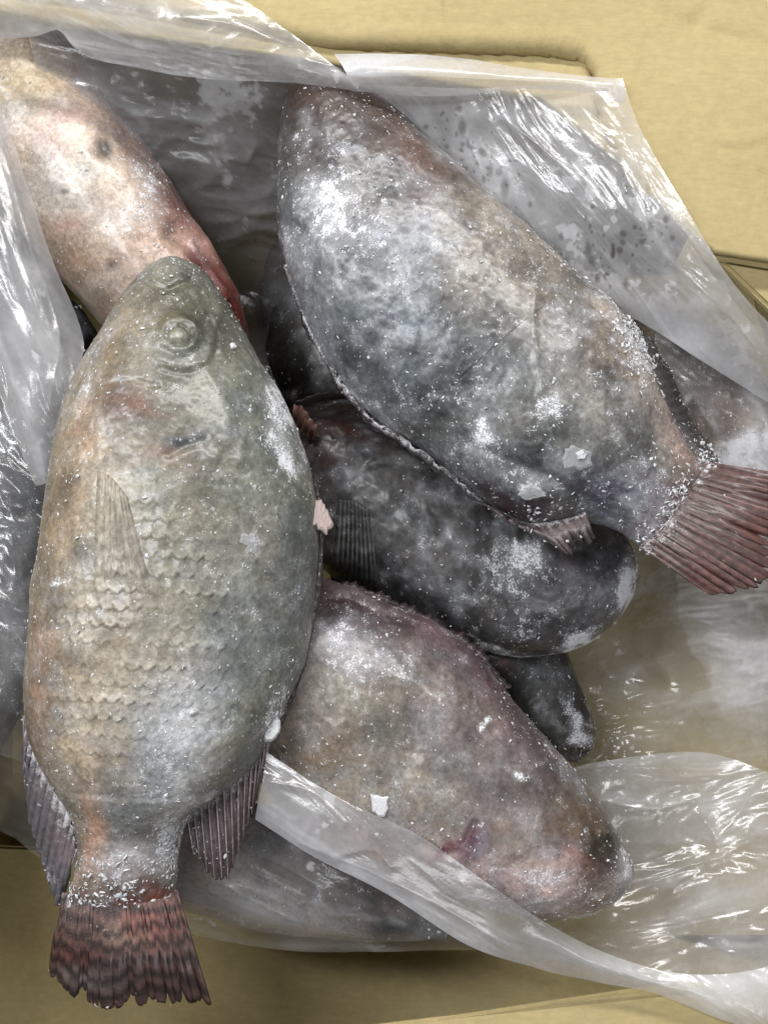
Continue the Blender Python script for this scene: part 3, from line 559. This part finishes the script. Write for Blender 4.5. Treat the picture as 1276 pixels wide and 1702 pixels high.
# ---- front left fish ------------------------------------------------------------------------
O = org(290,1000,0.09); t1 = thing('frozen_fish', 'whole frozen fish in front at the left, head up, with eye and scales visible', 'fish', O, FG)
L1 = [(283,440),(238,460),(196,508),(160,570),(129,622),(108,672),(92,732),(79,800),(70,870),(61,935),(52,1000),(45,1065),(40,1125),(42,1185),(58,1245),(88,1305),(115,1355),(128,1405),(122,1450),(108,1500),(100,1530)]
R1 = [(283,440),(328,448),(368,488),(400,545),(432,600),(460,642),(486,692),(506,742),(521,792),(530,842),(533,900),(528,962),(521,1022),(509,1076),(491,1136),(470,1192),(446,1240),(412,1284),(368,1318),(330,1344),(309,1368),(299,1405),(295,1445),(292,1490),(292,1525)]
F1 = make_body(t1, O, L1, R1, [0.126,0.128,0.128,0.124,0.116,0.106], [0.126,0.128,0.128,0.124,0.116,0.106], 0.036, 560, 320, tp=0.60, tailT=0.22, mott=0.6, gain=1.26, late=[(312,738,38,9,-25,(66,68,74),0.8),(232,672,44,20,10,(98,72,58),0.7),(325,522,26,14,30,(62,58,46),0.5),(262,762,40,12,0,(120,92,82),0.4),(150,1390,18,56,5,(176,136,114),0.4),(240,1520,36,30,-30,(128,60,48),0.6)], tint=(0.985,1.0,0.97),
    base=[(152,139,120),(128,128,119)],
    blobs=[(300,500,90,60,10,(104,98,74),0.85),(330,540,30,40,0,(84,82,68),0.7),(380,600,40,60,-30,(100,102,90),0.7),(170,590,46,50,-30,(148,124,84),0.7),(230,670,50,24,10,(118,90,72),0.95),(150,700,30,60,10,(168,138,112),0.7),(260,740,60,26,-10,(128,112,92),0.5),(310,740,40,14,-25,(88,90,96),0.95),(350,640,80,60,0,(124,124,106),0.6),(300,775,50,16,0,(150,124,112),0.5),(130,740,30,20,0,(150,116,92),0.6),
           (110,860,36,110,5,(158,132,104),0.7),(320,820,120,60,0,(132,130,114),0.6),(420,760,70,130,-15,(116,118,104),0.6),(160,950,60,80,0,(160,150,130),0.6),(320,930,110,60,0,(138,134,122),0.6),(430,1000,70,140,5,(132,134,132),0.6),(75,1120,26,80,0,(172,124,96),0.7),(150,1120,70,90,0,(160,144,124),0.6),(170,1250,60,70,0,(172,154,132),0.7),(300,1230,60,110,12,(184,186,194),0.85),(250,1340,70,60,0,(176,178,184),0.7),(400,1180,60,80,15,(124,128,122),0.6),(150,1390,22,60,5,(196,150,124),0.85),(220,1430,70,34,0,(196,180,184),0.8),(200,1505,120,30,0,(96,72,70),0.8),(130,1490,40,30,0,(110,84,82),0.8),(240,1515,40,36,-30,(150,84,66),0.9),(70,1240,24,70,-20,(112,90,90),0.5)],  # silver blobs low on the flank paint a lamp's sheen into the skin
    frost=[(475,705,22,70,-12,0.58),(462,650,20,36,-25,0.5),(492,770,14,40,-8,0.5),(145,660,16,44,12,0.5),(188,840,12,34,-25,0.4),(100,965,14,10,0,0.5),(290,1190,46,120,12,0.28),(270,1330,60,60,0,0.32),(215,1430,80,34,0,0.42),(280,1400,24,50,0,0.5),(455,1210,16,40,20,0.6),(330,1330,40,16,-25,0.5),(470,1140,14,60,15,0.35),(150,1500,50,16,0,0.35),(413,905,16,16,0,0.4)], f0=0.0,
    ridges=[([(170,640),(210,632),(262,640)],5,-0.0009),([(362,520),(352,560),(345,600)],8,0.0006),([(355,762),(330,750),(290,760),(250,792)],11,0.0014),([(340,732),(312,740),(282,756)],8,-0.0020),([(330,600),(370,660),(375,720),(350,770)],12,0.0008),([(244,468),(278,480),(318,462)],6,-0.0022),([(298,531),(322,540),(326,562),(314,582),(294,586),(274,574),(271,552),(282,536),(298,531)],6,0.0019),([(298,545),(310,552),(311,566),(298,573),(286,566),(286,552),(298,545)],4,-0.0012),([(345,525),(362,560),(350,600),(310,620),(268,612)],5,-0.0010),([(262,600),(300,612),(345,600)],6,0.0008),([(300,1085),(340,1075),(370,1078)],7,0.0008),([(195,830),(212,880),(258,990)],9,0.0010),([(238,1100),(270,1200),(235,1320)],40,0.0006)],
    bumps=[(298,560,52,48,0,0.0016),(298,558,14,14,0,0.0008),(320,1185,7,5,0,0.0014),(165,880,50,80,0,0.0010)],
    scales=(0.0060, 0.0058, 0.00075, [(190,1060,120,130,0,1.0),(330,970,130,80,0,0.9),(310,870,100,60,0,0.6),(160,1200,100,90,0,0.45),(400,900,90,110,0,0.4),(330,1120,90,100,0,0.4)]), lump=0.0016)
flecks(F1, 2400, seed=11, gain=1.8)
m_ = gau(F1.px, F1.py, 200, 1480, 120, 50, 0) + gau(F1.px, F1.py, 300, 1400, 30, 60, 0) + 0.6*gau(F1.px, F1.py, 460, 1200, 20, 60, 20)
flecks(F1, 650, 0.0007, 0.0022, mask=m_, name='frost_crust', seed=12)
eye(F1, 298, 558, 0.0036, lift=0.30)
fin(t1, O, 'spiny_fin', [(519,790,0.129),(531,860,0.129),(530,940,0.128),(520,1022,0.126),(494,1126,0.124),(460,1212,0.121)], [(527,792,0.125),(538,862,0.124),(537,944,0.124),(527,1028,0.122),(501,1132,0.120),(466,1218,0.117)], 26, (110,98,96), (84,72,74), frost=0.1, jag=0.5, seed=19, rays=False, thick=0.0012)
lay_fin(F1, 'pectoral_fin', [(160,782),(180,790),(200,812),(214,832)], [(150,960),(190,985),(225,990),(262,1002)], 8, (150,130,110), (142,134,118), ray_col=(164,146,126), frost=-0.05, seed=13, arch=0.0006, lift=0.0, jag=0.03, lobe=0.0, frost_root=0.2, ridge=0.00035, thick=0.0002, rad0=0.00018, onto=F1, dark=0.95, raycon=0.2)
fin(t1, O, 'tail_fin', [(104,1484,0.108),(150,1490,0.112),(205,1492,0.113),(255,1488,0.112),(294,1478,0.108)], [(84,1618,0.100),(130,1656,0.102),(190,1676,0.103),(262,1666,0.103),(352,1670,0.101)], 17, (98,62,55), (66,45,41), bands=6, ridge=0.0002, lobe=0.0, raycon=0.2, bandamp=0.5, ray_col=(72,50,45), frost=0.08, blobs=[(246,1528,38,36,-40,(132,72,58),0.9),(208,1548,22,18,0,(140,110,92),0.7),(130,1575,40,20,0,(98,50,43),0.8),(150,1630,50,22,0,(120,104,100),0.7)], jag=0.06, seed=14, arch=0.004, thick=0.0012, frost_root=0.22, nfl=380, splits=2, rad0=0.0002, fray=0.2)
fin(t1, O, 'dorsal_fin', [(448,1222,0.120),(420,1272,0.118),(375,1312,0.116),(335,1338,0.114),(312,1360,0.112)], [(434,1298,0.108),(412,1378,0.104),(368,1482,0.102),(350,1462,0.104),(322,1418,0.106)], 13, (120,100,105), (84,70,75), ray_col=(180,160,164), nfl=160, dark=0.92, frost=0.03, jag=0.12, seed=17, arch=0.003, ridge=0.0012, thick=0.001, frost_root=0.75)
fin(t1, O, 'anal_fin', [(40,1190,0.118),(58,1245,0.116),(90,1308,0.114),(116,1356,0.112),(128,1412,0.110)], [(40,1262,0.108),(52,1370,0.104),(76,1450,0.101),(93,1512,0.100),(112,1462,0.102)], 12, (110,92,96), (86,88,96), ray_col=(150,152,160), dark=0.92, frost=0.22, jag=0.10, seed=18, arch=0.003, ridge=0.001, thick=0.001, frost_root=0.45, nfl=220)

# ---- larger loose ice chips -----------------------------------------------------------------
chip(530, 862, 0.134, [(-28,22),(-20,-8),(-4,-28),(8,-30),(14,-14),(24,10),(10,26),(-8,14)], 0.0022, PINKICE, 'thin pinkish chip sticking out from the edge of the front fish', tilt=(0.5,0.2))
chip(413, 905, 0, [(-14,-14),(4,-18),(12,-6),(14,10),(8,18),(-6,14),(-2,2),(-14,-2)], 0.0007, ICE, 'flat clear ice flake on the flank of the front fish', F=F1)
chip(452, 1212, 0.128, [(-12,16),(-14,-2),(-4,-20),(8,-22),(14,-8),(10,10),(0,20)], 0.0030, FROST, 'white ice lump at the fin root of the front fish')
chip(630, 1338, 0, [(-14,-18),(2,-14),(15,-12),(14,6),(4,20),(-10,10)], 0.0016, FROST, 'white ice flake on the belly of the lower right fish', F=F4)
chip(958, 764, 0, [(-20,-16),(-6,-22),(10,-18),(22,-12),(24,6),(8,18),(-4,12),(-20,14),(-24,0)], 0.0012, ICE, 'broad clear ice flake near the tail of the big upper fish', F=F2)
chip(964, 756, 0, [(-9,-4),(2,-8),(10,-2),(8,6),(-4,7)], 0.0022, FROST, 'small white ice bead on the clear flake of the big upper fish', F=F2)
chip(1172, 834, 0, [(-12,-4),(-4,-12),(8,-10),(12,0),(6,10),(-8,8)], 0.0030, FROST, 'rounded white ice bead at the red tail root of the big upper fish', F=F2)
chip(882, 818, 0, [(-20,2),(-14,-12),(2,-14),(16,-6),(22,6),(4,10),(-10,12)], 0.0022, ICE, 'glassy ice lump above the lower fin of the big upper fish', F=F2)
chip(386, 576, 0, [(-4,-4),(3,-5),(5,2),(2,6),(-4,4)], 0.0018, FROST, 'single white ice crumb beside the eye of the front fish', F=F1)
chip(282, 1642, 0.1035, [(-6,-12),(4,-16),(10,0),(8,12),(-2,14),(-8,2)], 0.0016, FROST, 'white ice flake on the right half of the dark tail of the front fish')
chip(190, 1640, 0.1035, [(-10,-8),(2,-10),(10,2),(6,12),(-6,8)], 0.0016, FROST, 'white ice flake on the middle of the dark tail of the front fish')

# ------------------------------------------------------------------ plastic bag
BAGO = P(640, 900, 0.0)
bag = thing('plastic_bag', 'crumpled translucent plastic liner bag around the frozen fish', 'bag', BAGO)
def film(name, rows, n=150, m=120, op=0.25, blobs=(), frost=(), f0=-0.3, amp=0.0022, ang=0, stretch=3.0, drops=0.0, seed=0, ridges=(), fine=1.0, dropmask=()):
    R = [cr(r, m) for r in rows]
    G = np.stack(R, 0)                                     # rows x m x 3
    C = np.stack([cr(G[:, j, :], n) for j in range(m)], 1)  # n x m x 3
    flat = C.reshape(-1, 3)
    V = P(flat[:,0], flat[:,1], flat[:,2]); px, py = flat[:,0], flat[:,1]
    a = math.radians(ang); c, s = math.cos(a), math.sin(a)
    u = (px*c + py*s); v = (-px*s + py*c)
    X = np.stack([u/260/stretch, v/260, np.full_like(u, seed*1.7)], 1)
    wp = np.stack([fbm(X*1.3+7, 2, 2), fbm(X*1.3+3, 2, 2), 0*u], 1)
    X = X + 0.35*wp
    r1, r2 = fbm(X, 3.0, 3, True), fbm(X+9.1, 8.0, 3, True)
    Y = np.stack([u/90/stretch, v/90, np.full_like(u, seed*2.9)], 1) + 0.5*wp
    r3 = 1 - np.abs(2*vnoise(Y*1.6+2.2)-1); r4 = 1 - np.abs(2*vnoise(Y*3.4+6.1)-1)
    h = 1.3*(r1-0.5) + 0.6*fine*(r2-0.6) + 1.4*(fbm(X+4.2, 1.7, 2)-0.5) + 0.22*fine*(r3-0.6) + 0.10*fine*(r4-0.6)
    edge = 1.0
    G3 = V.reshape(n, m, 3); N = np.cross(np.gradient(G3, axis=0), np.gradient(G3, axis=1)).reshape(-1, 3)
    N /= np.linalg.norm(N, axis=1)[:,None] + 1e-12; N *= np.where(N[:,2] < 0, -1, 1)[:,None]
    d = amp*h
    for line, wd, am in ridges: d = d + 0.45*am*np.exp(-pdist(px, py, smooth(line))/(wd*2.2))*np.clip(0.3+1.4*fbm(V+am*900, 45, 2), 0.2, 1.2)
    V = V + N*d[:,None]
    o_ = np.full(len(V), op); f_ = np.full(len(V), f0); dm = np.full(len(V), drops)
    for (x, y, rx, ry, rot, k) in blobs: o_ += k*gau(px, py, x, y, rx, ry, rot)
    for (x, y, rx, ry, rot, k) in frost: f_ += k*gau(px, py, x, y, rx, ry, rot)
    ss = lambda x, a, b: (lambda q: q*q*(3-2*q))(np.clip((x-a)/(b-a), 0, 1))
    q1, q2, q3 = fbm(V, 55, 3), fbm(V+3.1, 300, 3), fbm(V+6.3, 130, 3)
    crk = ss(r3, 0.80, 1.0)*ss(q1, 0.40, 0.58)*0.20 + ss(r4, 0.86, 1.0)*ss(q3, 0.45, 0.62)*0.14 + ss(r1, 0.72, 0.95)*0.10
    o_ = o_*(0.70 + 0.6*q1)*(0.72 + 0.56*r2) + crk*(0.35 + o_)
    fm = 0.78*ss(f_ + (q1-0.5)*1.6 + (q2-0.5)*1.5 + (q3-0.5)*1.2 + 0.25*(r3-0.5), 0.26, 0.62)
    o_ = np.maximum(o_*0.86, fm*0.92)
    if dropmask:
        rd = np.random.default_rng(seed+50)
        for (x, y, rx, ry, rot, cnt) in dropmask:
            c2, s2 = math.cos(math.radians(rot)), math.sin(math.radians(rot))
            for _ in range(int(cnt)):
                a2, b2 = rd.normal(0, 0.6, 2); dx, dy = a2*rx*c2 - b2*ry*s2, a2*rx*s2 + b2*ry*c2
                rad = 2.0 + 6.0*rd.random()**4; el = 1 + rd.random()**3*1.6
                o_ *= 1 - 0.5*np.clip(1.6 - 1.3*np.hypot((px-x-dx)/rad, (py-y-dy)/rad/el), 0, 1)
    if False: dm = drops*np.clip(sum(k*gau(px, py, x, y, rx, ry, rot) for (x, y, rx, ry, rot, k) in dropmask), 0, 1)
    return mesh_np(name, V, grid_quads(n, m), None, FILM, bag, BAGO, True, {'op': np.clip(o_, 0.02, 0.95)})
# back inner panel (inside of the bag against the back wall)
film('back_panel', [[(20,-40,0.128),(240,30,0.130),(480,80,0.130),(680,130,0.128)], [(90,200,0.10),(280,200,0.10),(430,200,0.10),(620,220,0.10)], [(170,360,0.07),(320,340,0.066),(450,340,0.066),(640,340,0.07)],
     [(260,560,0.025),(360,500,0.02),(470,480,0.02),(640,480,0.03)], [(300,700,0.004),(400,680,0.003),(500,680,0.003),(640,640,0.004)]], 200, 170, 0.22,
     [(380,220,110,60,0,0.20),(430,330,80,50,0,0.08)], [(350,150,140,36,5,0.42),(390,200,90,60,0,0.46),(420,270,60,40,0,0.22)], -0.22, 0.0026, 5, 2.2, 0.5, 1,
     ridges=[([(350,395),(400,380),(470,368)],6,0.006),([(360,365),(420,350),(465,345)],5,0.003),([(380,262),(410,270),(424,245)],5,0.003)])
# upper left rim sheet draped over the back edge
film('back_rim_sheet', [[(-80,-70,0.150),(120,-90,0.152),(280,-70,0.150),(385,-10,0.146),(470,48,0.142),(598,142,0.136)],
     [(-80,0,0.146),(80,0,0.150),(220,20,0.148),(340,50,0.146),(460,90,0.142),(596,145,0.136)],
     [(-80,66,0.130),(60,56,0.134),(100,46,0.138),(142,90,0.134),(200,106,0.134),(330,129,0.134),(480,136,0.135),(594,149,0.134)]], 170, 260, 0.36,
     [(60,40,120,40,0,0.28),(260,60,120,40,10,0.05),(480,100,80,26,30,0.06),(120,75,60,14,25,0.2)], [(330,115,160,16,8,0.18)], -0.28, 0.0022, 12, 2.6, 0.2, 2,
     ridges=[([(305,30),(380,42),(440,66),(500,88)],5,0.003),([(390,36),(440,60),(480,84)],4,0.0025),([(20,60),(90,44),(150,92)],7,0.002)])
# rim strip to the right of the pinch
film('back_rim_strip', [[(555,92,0.139),(640,92,0.141),(760,98,0.141),(880,116,0.139),(970,128,0.138),(1034,131,0.137)], [(578,125,0.142),(680,124,0.144),(780,127,0.144),(880,132,0.141),(960,136,0.140),(1036,146,0.137)],
     [(594,150,0.132),(690,156,0.133),(770,157,0.134),(850,146,0.136),(930,146,0.136),(1036,168,0.135)]], 70, 220, 0.52, [(620,110,50,30,0,0.15)], [(625,112,40,20,0,0.3)], -0.3, 0.0012, 5, 4, 0.0, 3)
# right panel with frost and droplets
film('right_panel', [[(600,140,0.126),(800,146,0.131),(950,138,0.136),(1034,131,0.139)], [(690,235,0.116),(800,225,0.124),(950,220,0.134),(1064,214,0.140)], [(820,380,0.110),(900,360,0.122),(1030,350,0.134),(1132,332,0.140)],
     [(950,490,0.108),(1030,470,0.120),(1120,450,0.132),(1197,440,0.138)], [(1060,532,0.112),(1110,525,0.120),(1180,510,0.132),(1243,500,0.138)], [(1165,598,0.114),(1200,585,0.120),(1250,565,0.130),(1296,553,0.136)],
     [(1300,682,0.114),(1330,665,0.120),(1350,645,0.130),(1375,625,0.136)]], 420, 230, 0.40,
     [(860,330,60,110,-45,0.22),(1140,560,120,40,32,0.25),(1130,350,30,160,-32,0.06),(760,240,30,80,-45,0.10)], [(1000,430,90,70,30,0.45),(960,300,70,70,40,0.25),(1170,570,130,50,32,0.85),(1040,500,60,30,30,0.5),(1000,260,60,60,0,0.12),(960,190,80,20,0,0.15)], -0.16, 0.0018, 52, 3.0, 1.0, 4, dropmask=[(800,290,60,150,-42,90),(1000,420,70,70,0,40),(1080,340,40,110,-32,25)],
     ridges=[([(832,192),(905,250),(960,300),(1000,350)],7,0.003),([(1010,190),(1080,300),(1150,410),(1250,540)],7,-0.002),([(1045,250),(1110,360),(1180,470)],6,0.0015)])
# clear film lying on the right hand fish
film('right_inner_film', [[(1090,545,0.092),(1180,575,0.095),(1330,690,0.098)], [(1080,640,0.090),(1200,660,0.094),(1340,760,0.096)], [(1090,760,0.085),(1200,790,0.090),(1350,860,0.094)]], 90, 90, 0.05,
     [(1260,760,50,40,0,0.3),(1260,690,30,60,0,0.2)], [(1240,755,60,36,-20,0.5),(1105,580,30,30,0,0.3)], -0.3, 0.0014, 35, 2.0, 0.0, 5)
# lower right floor of the bag
film('right_floor_film', [[(880,850,0.040),(1050,850,0.045),(1200,830,0.07),(1360,780,0.105)], [(860,960,0.014),(1040,960,0.022),(1170,960,0.055),(1360,960,0.098)], [(850,1100,0.006),(1040,1090,0.014),(1180,1100,0.045),(1360,1090,0.095)],
     [(880,1280,0.008),(1060,1260,0.016),(1200,1265,0.042),(1360,1270,0.09)], [(900,1420,0.006),(1080,1400,0.012),(1220,1400,0.03),(1360,1400,0.07)]], 260, 210, 0.20,
     [(1235,1000,80,130,0,0.66),(1260,1130,60,90,0,0.30),(1230,900,90,40,0,0.30),(1140,1190,60,40,0,0.10),(1080,1110,60,16,-10,0.18),(1060,980,70,14,-20,0.16),(1120,1160,90,14,6,0.16),(1040,1230,80,16,0,0.12)], [(1240,1010,50,70,0,0.36),(1250,1110,50,50,0,0.3),(1180,1220,50,24,0,0.15)], -0.34, 0.0044, -14, 2.2, 0.0, 6, fine=1.8,
     ridges=[([(990,1000),(1080,970),(1160,930)],8,0.004),([(980,1120),(1080,1110),(1190,1075)],8,0.005),([(1000,1190),(1100,1150),(1230,1170)],8,0.004),([(1140,930),(1150,1050),(1210,1180)],9,0.004)])
# second layer with a raised folded upper edge
film('right_fold_layer', [[(930,1286,0.034),(1000,1266,0.048),(1150,1250,0.055),(1235,1268,0.06),(1370,1330,0.08)], [(900,1360,0.040),(1000,1345,0.046),(1130,1340,0.052),(1230,1360,0.06),(1370,1400,0.085)],
     [(880,1450,0.040),(1000,1440,0.044),(1120,1440,0.050),(1230,1450,0.062),(1370,1480,0.09)], [(860,1540,0.050),(980,1560,0.056),(1110,1575,0.064),(1230,1580,0.078),(1370,1580,0.10)], [(860,1590,0.060),(980,1610,0.066),(1110,1640,0.074),(1230,1650,0.09),(1370,1640,0.105)]], 230, 190, 0.33,
     [(1150,1262,150,14,2,0.16),(1240,1320,40,60,-30,0.15),(1060,1330,90,12,4,0.18),(1200,1500,120,16,-20,0.12)], [(1240,1300,40,40,-40,0.42),(1180,1590,90,24,0,0.25),(1180,1360,60,50,0,0.1)], -0.30, 0.0022, -12, 2.4, 0.2, 7,
     ridges=[([(1190,1400),(1240,1340),(1275,1300)],6,0.004),([(1160,1350),(1195,1400),(1180,1440)],6,0.004),([(1276,1380),(1200,1430),(1120,1480)],6,0.004),([(1000,1330),(1080,1345),(1150,1330)],7,0.004),([(1080,1610),(1160,1570),(1276,1530)],7,0.004),([(1040,1450),(1120,1445),(1200,1430)],5,0.003)])
# front fold: whitish doubled rim across the lower fish
film('front_fold', [[(444,1252,0.118),(560,1326,0.1225),(690,1386,0.123),(815,1472,0.116),(900,1530,0.106),(1000,1582,0.096),(1110,1616,0.094),(1220,1618,0.098),(1340,1590,0.106)],
     [(436,1300,0.120),(545,1372,0.124),(670,1432,0.122),(800,1520,0.112),(900,1570,0.104),(1000,1606,0.098),(1110,1640,0.096),(1230,1656,0.099),(1340,1650,0.106)],
     [(424,1362,0.117),(520,1422,0.1185),(642,1484,0.116),(780,1572,0.106),(900,1612,0.094),(1000,1634,0.091),(1090,1652,0.090),(1200,1695,0.094),(1340,1740,0.100)]], 90, 300, 0.27,
     [(720,1520,110,30,34,0.34),(600,1450,110,30,28,0.30),(850,1585,90,26,24,0.34),(470,1370,60,40,35,0.22),(450,1290,20,50,0,0.2),(1000,1610,160,26,18,0.34),(1230,1650,120,50,10,0.45),(520,1330,60,60,0,0.06)], [(1180,1640,100,26,10,0.25),(560,1390,60,30,20,0.1)], -0.32, 0.0015, 32, 4.5, 0.0, 8,
     ridges=[([(452,1300),(520,1320),(575,1370)],4,0.0022),([(530,1310),(600,1350)],4,0.002),([(500,1400),(600,1440),(720,1500),(860,1580)],5,0.0016),([(560,1420),(620,1412),(650,1440)],4,0.002)])
# glossy pouch over the bottom fish
film('front_pouch', [[(200,1300,0.078),(330,1315,0.084),(440,1340,0.088),(560,1400,0.088),(660,1470,0.082),(800,1568,0.060)], [(190,1400,0.078),(320,1410,0.083),(440,1430,0.084),(560,1480,0.080),(660,1525,0.072),(796,1572,0.056)],
     [(200,1490,0.066),(320,1500,0.072),(440,1520,0.072),(560,1545,0.068),(670,1560,0.062),(790,1575,0.053)], [(220,1520,0.048),(320,1552,0.048),(440,1574,0.048),(560,1583,0.048),(680,1580,0.048),(786,1576,0.048)]], 150, 260, 0.08,
     [(430,1520,150,20,18,0.34),(560,1575,160,8,3,0.35),(340,1545,70,8,20,0.35)], [], -0.4, 0.0012, 24, 6.0, 0.0, 9,
     ridges=[([(400,1408),(470,1436),(540,1474)],5,0.0024),([(330,1440),(410,1490),(500,1530)],5,0.0024),([(340,1475),(440,1520),(560,1545)],6,0.002),([(340,1510),(440,1545),(600,1570)],6,-0.0028),([(560,1505),(578,1530),(560,1545)],4,0.0018)])
# left folded strip and the film under it
film('left_fold', [[(-60,120,0.125),(-20,165,0.130),(6,192,0.128)], [(-60,260,0.128),(-10,290,0.134),(42,305,0.126)], [(-60,400,0.126),(10,425,0.134),(88,440,0.122)], [(-50,520,0.122),(40,545,0.132),(138,566,0.120)], [(-20,590,0.118),(40,620,0.128),(122,640,0.124)], [(10,680,0.116),(50,700,0.124),(102,700,0.120)], [(62,806,0.112),(74,804,0.116),(86,790,0.114)]], 200, 100, 0.36,
     [(110,560,14,130,-20,0.14),(20,640,14,120,-20,0.14),(40,440,40,90,0,0.08)], [(60,420,40,120,-15,0.12)], -0.3, 0.0018, 72, 4.5, 0.1, 10,
     ridges=[([(0,250),(50,420),(95,560),(80,680)],5,0.003),([(30,640),(60,720),(75,790)],4,0.002)])
film('left_panel', [[(-70,520,0.094),(20,560,0.094),(100,620,0.092)], [(-70,700,0.092),(20,720,0.094),(110,740,0.090)], [(-70,880,0.092),(20,880,0.094),(110,880,0.088)], [(-70,1050,0.090),(20,1040,0.092),(110,1030,0.084)], [(-70,1180,0.082),(20,1190,0.084),(110,1210,0.072)], [(-70,1235,0.07),(20,1258,0.072),(110,1290,0.06)]], 220, 70, 0.12,
     [(20,1080,40,60,0,0.22),(30,760,30,60,0,0.1),(20,1240,70,22,15,0.12)], [(10,1090,30,50,0,0.36)], -0.3, 0.0030, 65, 2.2, 0.1, 11,
     ridges=[([(0,770),(40,790),(70,815)],5,0.003),([(0,990),(30,1010),(60,1020)],5,0.004),([(0,1150),(30,1180),(45,1190)],5,0.004),([(0,1040),(40,1060)],4,0.003)])
film('left_lower_film', [[(-70,1225,0.066),(30,1262,0.066),(150,1330,0.060)], [(-70,1290,0.05),(30,1330,0.05),(150,1400,0.045)], [(-70,1350,0.036),(24,1392,0.036),(60,1420,0.036),(150,1480,0.036)]], 60, 90, 0.16, [(40,1330,60,30,20,0.05)], [], -0.4, 0.002, 25, 4, 0.0, 12)
